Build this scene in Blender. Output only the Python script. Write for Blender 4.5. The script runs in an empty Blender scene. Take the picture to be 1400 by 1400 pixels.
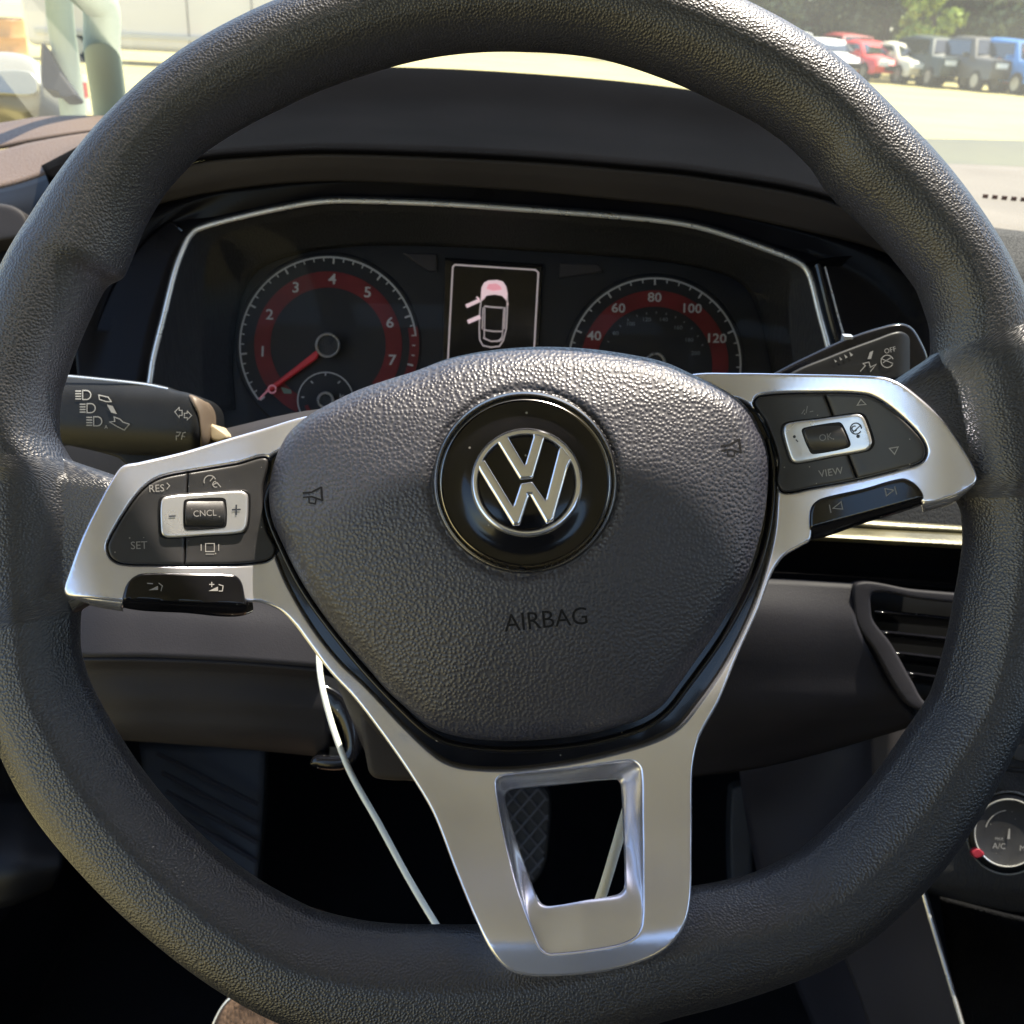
import bpy, bmesh, math, random
import numpy as np
from mathutils import Vector, Matrix, geometry
random.seed(7); np.random.seed(7)
SC = bpy.context.scene
COL = SC.collection
PI = math.pi
# ------------------------------------------------------------------ camera frame
FPX = 1373.0
PITCH, ROLL = math.radians(25.7), math.radians(3.0)
CAM = Vector((0, 0, 1.2))
F = Vector((0, math.cos(PITCH), -math.sin(PITCH)))
R0 = Vector((1, 0, 0)); U0 = R0.cross(F)
R = (R0*math.cos(ROLL) + U0*math.sin(ROLL)).normalized()
U = (U0*math.cos(ROLL) - R0*math.sin(ROLL)).normalized()
Fn, Rn, Un, Cn = (np.array(v) for v in (F, R, U, CAM))

def W(px, py, d):
    """point seen along (px,py) of the photograph at axial distance d metres"""
    return CAM + d*(F + R*((px-700)/FPX) + U*((700-py)/FPX))
def Wn(P, D):
    P = np.asarray(P, float); D = np.broadcast_to(np.asarray(D, float), (len(P),))[:, None]
    return Cn + D*(Fn + Rn*((P[:, :1]-700)/FPX) + Un*((700-P[:, 1:2])/FPX))
def on_y(px, py, Y):
    v = F + R*((px-700)/FPX) + U*((700-py)/FPX)
    return CAM + v*(Y/v.y)
def on_z(px, py, Z=0.0):
    v = F + R*((px-700)/FPX) + U*((700-py)/FPX)
    return CAM + v*((Z-CAM.z)/v.z)

# ------------------------------------------------------------------ materials
def mat(name, col, rough=.5, metal=0., spec=.5, coat=0., coat_r=.05, grain=None, noise=None, var=0., emit=0., gvar=None, uv=False, dust=0., sheen=0., aniso=0.):
    m = bpy.data.materials.new(name); m.use_nodes = True
    nt = m.node_tree; b = nt.nodes['Principled BSDF']; L = nt.links
    b.inputs['Base Color'].default_value = (*col, 1); b.inputs['Roughness'].default_value = rough
    b.inputs['Metallic'].default_value = metal; b.inputs['Specular IOR Level'].default_value = spec
    b.inputs['Coat Weight'].default_value = coat; b.inputs['Coat Roughness'].default_value = coat_r
    if sheen: b.inputs['Sheen Weight'].default_value = sheen
    if emit:
        b.inputs['Emission Color'].default_value = (*col, 1); b.inputs['Emission Strength'].default_value = emit
    tc = nt.nodes.new('ShaderNodeTexCoord')
    bump_prev = None
    def bump(h, dist, strength=1.):
        nonlocal bump_prev
        n = nt.nodes.new('ShaderNodeBump'); n.inputs['Distance'].default_value = dist; n.inputs['Strength'].default_value = strength
        L.new(h, n.inputs['Height'])
        if bump_prev: L.new(bump_prev, n.inputs['Normal'])
        bump_prev = n.outputs['Normal']; L.new(bump_prev, b.inputs['Normal'])
    if noise:                       # (scale, distance)
        n = nt.nodes.new('ShaderNodeTexNoise'); n.inputs['Scale'].default_value = noise[0]; n.inputs['Detail'].default_value = 4
        L.new(tc.outputs['Object'], n.inputs['Vector']); bump(n.outputs['Fac'], noise[1])
    if grain:                       # (scale, distance, warp)
        sc, di, wa = grain
        n = nt.nodes.new('ShaderNodeTexNoise'); n.inputs['Scale'].default_value = sc*.35; n.inputs['Detail'].default_value = 2
        L.new(tc.outputs['Object'], n.inputs['Vector'])
        mx = nt.nodes.new('ShaderNodeVectorMath'); mx.operation = 'MULTIPLY_ADD'
        mx.inputs[1].default_value = (wa/sc,)*3
        L.new(n.outputs['Color'], mx.inputs[0]); L.new(tc.outputs['UV' if uv else 'Object'], mx.inputs[2])
        v = nt.nodes.new('ShaderNodeTexVoronoi'); v.voronoi_dimensions = '2D'; v.feature = 'SMOOTH_F1'; v.inputs['Smoothness'].default_value = .25; v.inputs['Scale'].default_value = sc
        L.new(mx.outputs[0], v.inputs['Vector'])
        r = nt.nodes.new('ShaderNodeValToRGB'); r.color_ramp.interpolation = 'EASE'
        r.color_ramp.elements[0].position = .0; r.color_ramp.elements[1].position = .75; r.color_ramp.elements[0].color = (1, 1, 1, 1); r.color_ramp.elements[1].color = (0, 0, 0, 1)
        L.new(v.outputs['Distance'], r.inputs[0]); bump(r.outputs[0], di)
        # grooves between the pebbles are rougher
        mr = nt.nodes.new('ShaderNodeMapRange'); mr.inputs['To Min'].default_value = min(1, rough+.25); mr.inputs['To Max'].default_value = rough
        L.new(r.outputs[0], mr.inputs['Value']); L.new(mr.outputs[0], b.inputs['Roughness'])
    if var:
        n = nt.nodes.new('ShaderNodeTexNoise'); n.inputs['Scale'].default_value = gvar or 18; n.inputs['Detail'].default_value = 5
        L.new(tc.outputs['Object'], n.inputs['Vector'])
        mr = nt.nodes.new('ShaderNodeMapRange'); mr.inputs['From Min'].default_value = .3; mr.inputs['From Max'].default_value = .7
        mr.inputs['To Min'].default_value = 1-var; mr.inputs['To Max'].default_value = 1+var
        L.new(n.outputs['Fac'], mr.inputs['Value'])
        mul = nt.nodes.new('ShaderNodeVectorMath'); mul.operation = 'SCALE'; mul.inputs[0].default_value = col
        L.new(mr.outputs[0], mul.inputs['Scale']); L.new(mul.outputs[0], b.inputs['Base Color'])
        if dust:
            dv = nt.nodes.new('ShaderNodeTexVoronoi'); dv.inputs['Scale'].default_value = dust; L.new(tc.outputs['Object'], dv.inputs['Vector'])
            lt = nt.nodes.new('ShaderNodeMath'); lt.operation = 'LESS_THAN'; lt.inputs[1].default_value = .13; L.new(dv.outputs['Distance'], lt.inputs[0])
            sp = nt.nodes.new('ShaderNodeSeparateColor'); L.new(dv.outputs['Color'], sp.inputs[0])
            g2 = nt.nodes.new('ShaderNodeMath'); g2.operation = 'GREATER_THAN'; g2.inputs[1].default_value = .86 if dust > 200 else .965; L.new(sp.outputs[0], g2.inputs[0])
            mm_ = nt.nodes.new('ShaderNodeMath'); mm_.operation = 'MULTIPLY'; L.new(lt.outputs[0], mm_.inputs[0]); L.new(g2.outputs[0], mm_.inputs[1])
            mxc = nt.nodes.new('ShaderNodeMixRGB'); mxc.inputs[2].default_value = (.22, .21, .19, 1); L.new(mm_.outputs[0], mxc.inputs[0]); L.new(mul.outputs[0], mxc.inputs[1]); L.new(mxc.outputs[0], b.inputs['Base Color'])
        if not grain:
            m2 = nt.nodes.new('ShaderNodeMapRange'); m2.inputs['From Min'].default_value = .3; m2.inputs['From Max'].default_value = .7
            m2.inputs['To Min'].default_value = max(.02, rough*(1-var*.6)); m2.inputs['To Max'].default_value = min(1, rough*(1+var*.6))
            L.new(n.outputs['Fac'], m2.inputs['Value']); L.new(m2.outputs[0], b.inputs['Roughness'])
    return m

M = {}
M['rim'] = mat('rim_leatherette', (.011, .0122, .0185), .28, spec=1.0, uv=True, grain=(1050, .00014, .6), var=.12, gvar=25)
M['pad'] = mat('airbag_grain', (.024, .0245, .038), .34, spec=.95, grain=(760, .00018, .6), var=.08, gvar=20)
M['silver'] = mat('satin_silver', (.82, .83, .95), .24, metal=.8, coat=.25, coat_r=.25, noise=(1600, .00001), var=.06, gvar=30)
M['gloss'] = mat('gloss_black', (.006, .006, .008), .14, spec=.4, coat=.2, var=.3, gvar=60, dust=330)
M['pod'] = mat('switch_black', (.030, .029, .030), .42, spec=.5, noise=(3500, .00003), var=.2, gvar=60, dust=500)
M['ring'] = mat('emblem_ring_metal', (.30, .29, .28), .22, metal=1., var=.1, gvar=60)
M['chrome'] = mat('chrome', (.86, .87, .95), .14, metal=.85, var=.05, gvar=60)
M['chrome_satin'] = mat('chrome_satin', (.80, .79, .77), .28, metal=.65, var=.1, gvar=60)
M['tip_glare'] = mat('stalk_tip_glare', (.16, .115, .08), .5, noise=(3000, .00002), var=.1)  # black stalk tip coloured tan: the sun glare is painted in
M['print'] = mat('white_print', (.27, .26, .25), .5)
M['stalk'] = mat('stalk_black', (.012, .012, .013), .45, spec=.3, noise=(3500, .00003), var=.15, gvar=60)
M['print_dim'] = mat('dim_print', (.16, .16, .16), .5)
M['print_dark'] = mat('dark_print', (.03, .035, .05), .5)
M['deboss'] = mat('debossed_letter', (.012, .012, .014), .8, spec=.15)
M['dash'] = mat('dash_soft_black', (.022, .022, .024), .55, spec=.4, grain=(900, .00015, .8), var=.15, gvar=14)
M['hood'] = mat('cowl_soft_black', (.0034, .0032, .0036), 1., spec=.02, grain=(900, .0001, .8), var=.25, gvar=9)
M['dash_mid'] = mat('dash_grey', (.035, .031, .033), .65, spec=.25, noise=(1500, .0001), var=.15, gvar=10)
M['dash_low'] = mat('lower_dash', (.021, .0195, .024), .62, spec=.22, noise=(1400, .00015), var=.25, gvar=12)
M['dash_top'] = mat('dash_top_glare', (.20, .18, .155), .7, spec=.2, grain=(500, .00015, .8), var=.1, gvar=10)  # black pad coloured cream; sun glare is put into the base colour
M['black'] = mat('deep_black', (.006, .006, .007), .5, spec=.25, var=.2)
M['carpet'] = mat('carpet', (.006, .006, .007), .95, spec=.1, noise=(600, .002), var=.4, gvar=90)
M['rubber'] = mat('pedal_rubber', (.022, .024, .028), .6, spec=.4, noise=(900, .0001), var=.2)
M['dial'] = mat('dial_face', (.012, .013, .017), .5, spec=.3, noise=(1200, .00004), var=.15, gvar=40)
M['dialred'] = mat('dial_red', (.12, .011, .014), .5, spec=.3, var=.2, gvar=60)
M['paint_car'] = mat('car_paint', (.45, .45, .45), .3, coat=.8)
M['van'] = mat('van_paint', (.62, .58, .54), .3, coat=.8, var=.05, gvar=1)
M['orange'] = mat('barrel_orange', (.45, .20, .05), .5, var=.2, gvar=4)
M['redpost'] = mat('post_red', (.55, .08, .07), .5, var=.1)
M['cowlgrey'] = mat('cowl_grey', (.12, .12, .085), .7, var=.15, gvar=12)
M['slot'] = mat('slot_edge', (.10, .055, .04), .8)
M['mirror_shell'] = mat('mirror_shell', (.22, .22, .20), .45, coat=.2)
M['cream'] = mat('shroud_painted_sun', (.45, .36, .24), .5, var=.1)  # cream stands in for sunlight on the dark shroud corner
M['needle'] = mat('needle_red', (.38, .02, .03), .4, emit=.04)
M['dial_print'] = mat('dial_print', (.36, .36, .37), .5, emit=.01)
M['lcd'] = mat('screen_black', (.004, .004, .006), .15, spec=.5)
M['lcd_line'] = mat('screen_line', (.62, .52, .53), .5, emit=.12)
M['lcd_pink'] = mat('screen_pink', (.85, .62, .66), .5, emit=.22)
M['lcd_rose'] = mat('screen_rose', (.9, .38, .45), .5, emit=.2)
M['surround'] = mat('surround_black', (.004, .004, .006), .3, spec=.12, var=.25, gvar=30)
M['trimstrip'] = mat('dash_trim_strip', (.11, .095, .05), .38, metal=.3, coat=.5, var=.25, gvar=40, noise=(300, .0002))
M['cord'] = mat('white_cord', (.90, .90, .80), .4, noise=(1500, .0002), var=.08)
M['brown'] = mat('brown_upholstery', (.16, .095, .06), .7, grain=(500, .0003, .8), var=.3, gvar=40)
M['pillar'] = mat('pillar_trim', (.40, .44, .32), .7, noise=(900, .0002), var=.08, gvar=8)
M['liner'] = mat('headliner_cloth', (.50, .50, .52), .9, noise=(900, .0003), var=.06)
M['tan'] = mat('tan_side_dash', (.11, .07, .048), .5, spec=.6, grain=(500, .0002, .8), var=.15, gvar=10)
M['seat'] = mat('seat_cloth', (.03, .03, .032), .85, noise=(700, .0005), var=.2)
M['red'] = mat('red_marker', (.28, .02, .035), .45)
M['mirror'] = mat('mirror_glass', (.35, .35, .30), .35, metal=.6)
M['glass_dark'] = mat('car_glass', (.02, .025, .028), .08, spec=.8, coat=.5)
M['tyre'] = mat('tyre', (.02, .02, .02), .8, noise=(60, .01))
M['alloy'] = mat('alloy', (.4, .4, .4), .35, metal=.7)
M['lamp'] = mat('headlamp_lens', (.7, .72, .72), .12, coat=.5)

def sand_mat():
    m = bpy.data.materials.new('sand_lot'); m.use_nodes = True; nt = m.node_tree; L = nt.links; b = nt.nodes['Principled BSDF']
    tc = nt.nodes.new('ShaderNodeTexCoord')
    n = nt.nodes.new('ShaderNodeTexNoise'); n.inputs['Scale'].default_value = .35; n.inputs['Detail'].default_value = 8
    n2 = nt.nodes.new('ShaderNodeTexNoise'); n2.inputs['Scale'].default_value = 22; n2.inputs['Detail'].default_value = 8
    L.new(tc.outputs['Object'], n.inputs['Vector']); L.new(tc.outputs['Object'], n2.inputs['Vector'])
    r = nt.nodes.new('ShaderNodeValToRGB'); r.color_ramp.elements[0].position = .35; r.color_ramp.elements[1].position = .68
    r.color_ramp.elements[0].color = (.40, .335, .135, 1); r.color_ramp.elements[1].color = (.50, .43, .175, 1)
    L.new(n.outputs['Fac'], r.inputs[0])
    mx = nt.nodes.new('ShaderNodeMixRGB'); mx.blend_type = 'MULTIPLY'; mx.inputs[0].default_value = .5
    r2 = nt.nodes.new('ShaderNodeValToRGB'); r2.color_ramp.elements[0].position = .3; r2.color_ramp.elements[0].color = (.5, .5, .5, 1); r2.color_ramp.elements[1].position = .6
    L.new(n2.outputs['Fac'], r2.inputs[0]); L.new(r.outputs[0], mx.inputs[1]); L.new(r2.outputs[0], mx.inputs[2])
    L.new(mx.outputs[0], b.inputs['Base Color']); b.inputs['Roughness'].default_value = .95
    bp = nt.nodes.new('ShaderNodeBump'); bp.inputs['Distance'].default_value = .03; L.new(n2.outputs['Fac'], bp.inputs['Height']); L.new(bp.outputs[0], b.inputs['Normal'])
    return m
M['sand'] = sand_mat()
def leaf_mat(name, c0, c1):
    m = bpy.data.materials.new(name); m.use_nodes = True; nt = m.node_tree; L = nt.links; b = nt.nodes['Principled BSDF']
    tc = nt.nodes.new('ShaderNodeTexCoord'); n = nt.nodes.new('ShaderNodeTexNoise'); n.inputs['Scale'].default_value = 1.1; n.inputs['Detail'].default_value = 6
    L.new(tc.outputs['Object'], n.inputs['Vector'])
    r = nt.nodes.new('ShaderNodeValToRGB'); r.color_ramp.elements[0].position = .38; r.color_ramp.elements[1].position = .62
    r.color_ramp.elements[0].color = (*c0, 1); r.color_ramp.elements[1].color = (*c1, 1)
    L.new(n.outputs['Fac'], r.inputs[0]); L.new(r.outputs[0], b.inputs['Base Color']); b.inputs['Roughness'].default_value = .6
    b.inputs['Transmission Weight'].default_value = 0
    return m
M['leaf_dark'] = leaf_mat('leaf_dark', (.045, .065, .03), (.13, .17, .07))
M['leaf_light'] = leaf_mat('leaf_light', (.20, .28, .03), (.38, .46, .08))
M['bark'] = mat('bark', (.10, .075, .055), .9, noise=(12, .05), var=.3, gvar=5)
def pane_mat(name, tint, ior=1.5, haze=0.0):
    m = bpy.data.materials.new(name); m.use_nodes = True; nt = m.node_tree; L = nt.links
    nt.nodes.remove(nt.nodes['Principled BSDF']); out = nt.nodes['Material Output']
    t = nt.nodes.new('ShaderNodeBsdfTransparent'); t.inputs[0].default_value = (*tint, 1)
    g = nt.nodes.new('ShaderNodeBsdfGlossy'); g.inputs['Roughness'].default_value = .02
    fr = nt.nodes.new('ShaderNodeFresnel'); fr.inputs['IOR'].default_value = ior
    mx = nt.nodes.new('ShaderNodeMixShader'); L.new(fr.outputs[0], mx.inputs[0]); L.new(t.outputs[0], mx.inputs[1]); L.new(g.outputs[0], mx.inputs[2])
    last = mx
    if haze:      # a film of dust on the pane
        df = nt.nodes.new('ShaderNodeBsdfTranslucent'); df.inputs[0].default_value = (.8, .8, .72, 1)
        nz = nt.nodes.new('ShaderNodeTexNoise'); nz.inputs['Scale'].default_value = 5; nz.inputs['Detail'].default_value = 6
        tc = nt.nodes.new('ShaderNodeTexCoord'); L.new(tc.outputs['Object'], nz.inputs['Vector'])
        mr = nt.nodes.new('ShaderNodeMapRange'); mr.inputs['To Min'].default_value = haze*.5; mr.inputs['To Max'].default_value = haze*1.5
        L.new(nz.outputs['Fac'], mr.inputs['Value'])
        m2 = nt.nodes.new('ShaderNodeMixShader'); L.new(mr.outputs[0], m2.inputs[0]); L.new(mx.outputs[0], m2.inputs[1]); L.new(df.outputs[0], m2.inputs[2]); last = m2
    L.new(last.outputs[0], out.inputs[0]); return m
M['lens'] = pane_mat('cluster_lens', (.97, .97, .98), 1.13, .012)
M['windshield'] = pane_mat('windshield_glass', (.93, .97, .93), 1.5, .05)

# ------------------------------------------------------------------ object helpers
def thing(name, label, cat, loc, group=None, rot=None):
    o = bpy.data.objects.new(name, None); COL.objects.link(o)
    if rot is not None: o.matrix_world = Matrix.Translation(loc) @ rot.to_4x4()
    else: o.location = loc
    o['label'] = label; o['category'] = cat
    if group: o['group'] = group
    o.empty_display_size = .05
    return o
def world_of(o):
    m = o.matrix_basis.copy()
    while o.parent: o = o.parent; m = o.matrix_basis @ m
    return m
def obj(name, verts, faces, m, parent=None, smooth=True, face_cam=True, label=None, loc=None):
    """verts are world points"""
    V = np.asarray([tuple(v) for v in verts], float)
    me = bpy.data.meshes.new(name)
    o = bpy.data.objects.new(name, me); COL.objects.link(o)
    if parent: o.parent = parent
    elif loc is not None: o.location = loc
    Mi = world_of(o).inverted()
    A = np.array(Mi)
    VL = V @ A[:3, :3].T + A[:3, 3]
    me.from_pydata(VL.tolist(), [], [tuple(int(i) for i in f) for f in faces])
    me.materials.append(m); me.update()
    if face_cam:
        s = 0
        for f in list(me.polygons)[::max(1, len(me.polygons)//400)]:
            c = V[list(f.vertices)].mean(0)
            nw = np.array(world_of(o).to_3x3() @ f.normal)
            s += f.area*np.dot(nw, Cn-c)
        if s < 0: me.flip_normals()
    if smooth:
        me.shade_smooth()
        try: me.set_sharp_from_angle(angle=math.radians(42))
        except Exception: pass
    if label: o['label'] = label
    return o
def top(o, label, cat, group=None, kind=None):
    if label: o['label'] = label
    if cat: o['category'] = cat
    if group: o['group'] = group
    if kind: o['kind'] = kind
    return o

class MB:
    """collects pieces into ONE mesh"""
    def __init__(s): s.v = []; s.f = []
    def add(s, v, f):
        n = len(s.v); s.v += [tuple(p) for p in v]; s.f += [tuple(i+n for i in q) for q in f]; return s
    def box(s, c, size, rot=None):
        x, y, z = (q/2 for q in size); c = Vector(c)
        P = [Vector((a*x, b*y, e*z)) for a in (-1, 1) for b in (-1, 1) for e in (-1, 1)]
        if rot: P = [rot @ p for p in P]
        return s.add([c+p for p in P], [(0, 1, 3, 2), (4, 6, 7, 5), (0, 4, 5, 1), (2, 3, 7, 6), (0, 2, 6, 4), (1, 5, 7, 3)])
    def tube(s, pts, rad, n=10, caps=True):
        pts = [Vector(p) for p in pts]; k = len(pts)
        rr = rad if hasattr(rad, '__len__') else [rad]*k
        V = []; up = None
        for i, p in enumerate(pts):
            t = (pts[min(i+1, k-1)]-pts[max(i-1, 0)]).normalized()
            if up is None:
                up = Vector((0, 0, 1)) if abs(t.z) < .9 else Vector((1, 0, 0))
            a = (up - t*up.dot(t)).normalized(); up = a; b = t.cross(a)
            for j in range(n):
                w = 2*PI*j/n; V.append(p + (a*math.cos(w)+b*math.sin(w))*rr[i])
        fs = [(i*n+j, i*n+(j+1) % n, (i+1)*n+(j+1) % n, (i+1)*n+j) for i in range(k-1) for j in range(n)]
        if caps: fs += [tuple(range(n))[::-1], tuple((k-1)*n+j for j in range(n))]
        return s.add(V, fs)
    def build(s, name, m, parent=None, **kw): return obj(name, s.v, s.f, m, parent, **kw)

def catmull(pts, per=8, closed=False):
    P = np.asarray(pts, float); n = len(P); out = []
    rng = n if closed else n-1
    for i in range(rng):
        p0 = P[(i-1) % n] if closed or i > 0 else 2*P[0]-P[1]
        p1 = P[i]; p2 = P[(i+1) % n]
        p3 = P[(i+2) % n] if closed or i+2 < n else 2*P[-1]-P[-2]
        t = np.linspace(0, 1, per, endpoint=False)[:, None]
        # centripetal-ish: limit tangents on uneven spacing
        l = np.linalg.norm(p2-p1)+1e-9
        m1 = (p2-p0)*l/(np.linalg.norm(p1-p0)+l+1e-9); m2 = (p3-p1)*l/(np.linalg.norm(p3-p2)+l+1e-9)
        out.append((2*t**3-3*t**2+1)*p1+(t**3-2*t**2+t)*m1+(-2*t**3+3*t**2)*p2+(t**3-t**2)*m2)
    out = np.concatenate(out)
    if not closed: out = np.vstack([out, P[-1:]])
    return out
def resample(P, n, closed=False):
    P = np.asarray(P, float)
    Q = np.vstack([P, P[:1]]) if closed else P
    s = np.r_[0, np.cumsum(np.linalg.norm(np.diff(Q, axis=0), axis=1))]
    t = np.linspace(0, s[-1], n, endpoint=not closed)
    return np.stack([np.interp(t, s, Q[:, k]) for k in range(Q.shape[1])], 1)
def length(P): return np.linalg.norm(np.diff(np.vstack([P, P[:1]]), axis=0), axis=1).sum()
def smooth_loop(pts, step, poly=False):
    if poly:
        P = np.asarray(pts, float); out = []
        for i in range(len(P)):
            a, b = P[i], P[(i+1) % len(P)]; k = max(1, int(np.linalg.norm(b-a)/step))
            out += [a+(b-a)*j/k for j in range(k)]
        return np.array(out)
    Q = catmull(pts, 10, True)
    return resample(Q, max(8, int(length(Q)/step)), True)
def inside(P, loop):
    x, y = P[:, 0], P[:, 1]; c = np.zeros(len(P), bool); n = len(loop)
    for i in range(n):
        x1, y1 = loop[i]; x2, y2 = loop[(i+1) % n]
        if y1 == y2: continue
        c ^= ((y1 > y) != (y2 > y)) & (x < (x2-x1)*(y-y1)/(y2-y1)+x1)
    return c
def seg_dist(P, loop):
    A = loop; B = np.roll(loop, -1, 0); D = B-A; L2 = (D**2).sum(1)+1e-12
    out = np.empty(len(P))
    for i in range(0, len(P), 2000):
        Q = P[i:i+2000, None, :]
        t = np.clip(((Q-A)*D).sum(2)/L2, 0, 1)
        out[i:i+2000] = np.sqrt(((Q-(A+t[..., None]*D))**2).sum(2)).min(1)
    return out
def plate(outline, d, holes=(), r=2., thick=.004, step=6., poly=False, k=1., bstep=None, extra=None, squeeze=1.):
    """solid with a rounded edge: outline/holes in photo pixels, d = number or function(points)->axial distance,
    r = edge radius in pixels, k = how deep the edge rolls off, thick = side wall (m)"""
    bstep = bstep or max(1., min(step*.6, 3.))
    loops = [smooth_loop(outline, bstep, poly)]+[smooth_loop(h, bstep, poly) for h in holes]
    L0 = loops[0]; lo, hi = L0.min(0), L0.max(0)
    gx, gy = np.meshgrid(np.arange(lo[0], hi[0]+step, step), np.arange(lo[1], hi[1]+step, step))
    gx = gx+(np.arange(gx.shape[0]) % 2)[:, None]*step*.5
    G = np.stack([gx.ravel(), gy.ravel()], 1)
    rings = []
    for f in (.08, .22, .42, .68, 1.0):
        o = r*f
        for lp in loops:
            t = np.roll(lp, -1, 0)-np.roll(lp, 1, 0); t /= np.linalg.norm(t, axis=1)[:, None]+1e-9
            nrm = np.stack([-t[:, 1], t[:, 0]], 1)
            for sgn in (1, -1):
                rings.append((lp+sgn*nrm*o, o))
    def alld(P): return np.min([seg_dist(P, lp) for lp in loops], 0)
    def ins(P):
        m = inside(P, loops[0])
        for h in loops[1:]: m &= ~inside(P, h)
        return m
    pts = []
    for Q, o in rings:
        m = ins(Q); Q = Q[m]
        if len(Q): Q = Q[alld(Q) > o*.93]
        pts.append(Q)
    G = G[ins(G)]
    if len(G): G = G[alld(G) > r+step*.35]
    pts.append(G)
    if extra is not None:
        E = np.asarray(extra, float); E = E[ins(E)]; E = E[alld(E) > .5]; pts.append(E)
    B = np.vstack(loops); edges = []; n = 0
    for lp in loops:
        edges += [(n+i, n+(i+1) % len(lp)) for i in range(len(lp))]; n += len(lp)
    A = np.vstack([B]+[p for p in pts if len(p)])
    res = geometry.delaunay_2d_cdt([Vector(p) for p in A.tolist()], edges, [], 0, 1e-4)
    V = np.array([tuple(v) for v in res[0]]); T = np.array([t for t in res[2] if len(t) == 3])
    c = V[T].mean(1); T = T[ins(c)]
    dist = alld(V); dist[dist < 1e-3] = 0
    tt = np.clip(1-dist/r, 0, 1)
    dd = d(V) if callable(d) else np.full(len(V), float(d))
    roll = (1-np.sqrt(np.clip(1-tt**2, 0, 1)))*r*k*dd/FPX
    world = Wn(V, dd)
    # push along the view axis away from the camera, pixel position kept by scaling depth
    Wtop = Wn(V, dd+roll)
    ec = {}
    for t in T:
        for a, b in ((t[0], t[1]), (t[1], t[2]), (t[2], t[0])):
            ec[(a, b)] = 1
    be = [(a, b) for (a, b) in ec if (b, a) not in ec]
    used = sorted({i for e in be for i in e}); idx = {v: len(V)+i for i, v in enumerate(used)}
    cen = np.append(V.mean(0), 0)
    u = np.array(used)
    low = Wtop[u] + Fn*thick
    verts = np.vstack([Wtop, low])
    faces = [tuple(t) for t in T]+[(b, a, idx[a], idx[b]) for a, b in be]
    return verts, faces
def sculpt(name, outline, d, m, parent, label=None, **kw):
    v, f = plate(outline, d, **kw)
    return obj(name, v, f, m, parent, label=label)
def grid_faces(nr, nc, closed=False):
    fs = []
    for i in range(nr-1):
        for j in range(nc if closed else nc-1):
            fs.append((i*nc+j, i*nc+(j+1) % nc, (i+1)*nc+(j+1) % nc, (i+1)*nc+j))
    return fs
def loft(rows, n=60, mm=4, closed=False, smooth_rows=True, lin=False):
    """rows of (px,py,d) -> grid of world points"""
    Rr = []
    for r in rows:
        Q = np.asarray(r, float) if lin else catmull(r, 10, closed)
        # parameterise by pixels, keep depth
        s = resample(np.c_[Q[:, :2], Q[:, 2]*400], n, closed); s[:, 2] /= 400; Rr.append(s)
    Rr = np.array(Rr)
    if smooth_rows and len(Rr) > 2:
        out = [catmull(Rr[:, j, :], mm) for j in range(n)]
        G = np.stack(out, 1)
    else:
        G = np.concatenate([np.linspace(Rr[i], Rr[i+1], mm, endpoint=False) for i in range(len(Rr)-1)]+[Rr[-1:]])
    nr = G.shape[0]; P = G.reshape(-1, 3)
    return Wn(P[:, :2], P[:, 2]), grid_faces(nr, n, closed)
def sheet(name, rows, m, parent, label=None, thick=.003, **kw):
    v, f = loft(rows, **kw)
    o = obj(name, v, f, m, parent, label=label)
    md = o.modifiers.new('thickness', 'SOLIDIFY'); md.thickness = thick; md.offset = -1
    return o
def tube_px(pts, rad_px, m, name, parent, n=10, per=8, closed=False, label=None):
    Q = catmull(pts, per)
    P = Wn(Q[:, :2], Q[:, 2]); mb = MB(); mb.tube([Vector(p) for p in P], [rad_px*q/FPX for q in Q[:, 2]], n)
    return mb.build(name, m, parent, face_cam=False, label=label)

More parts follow.
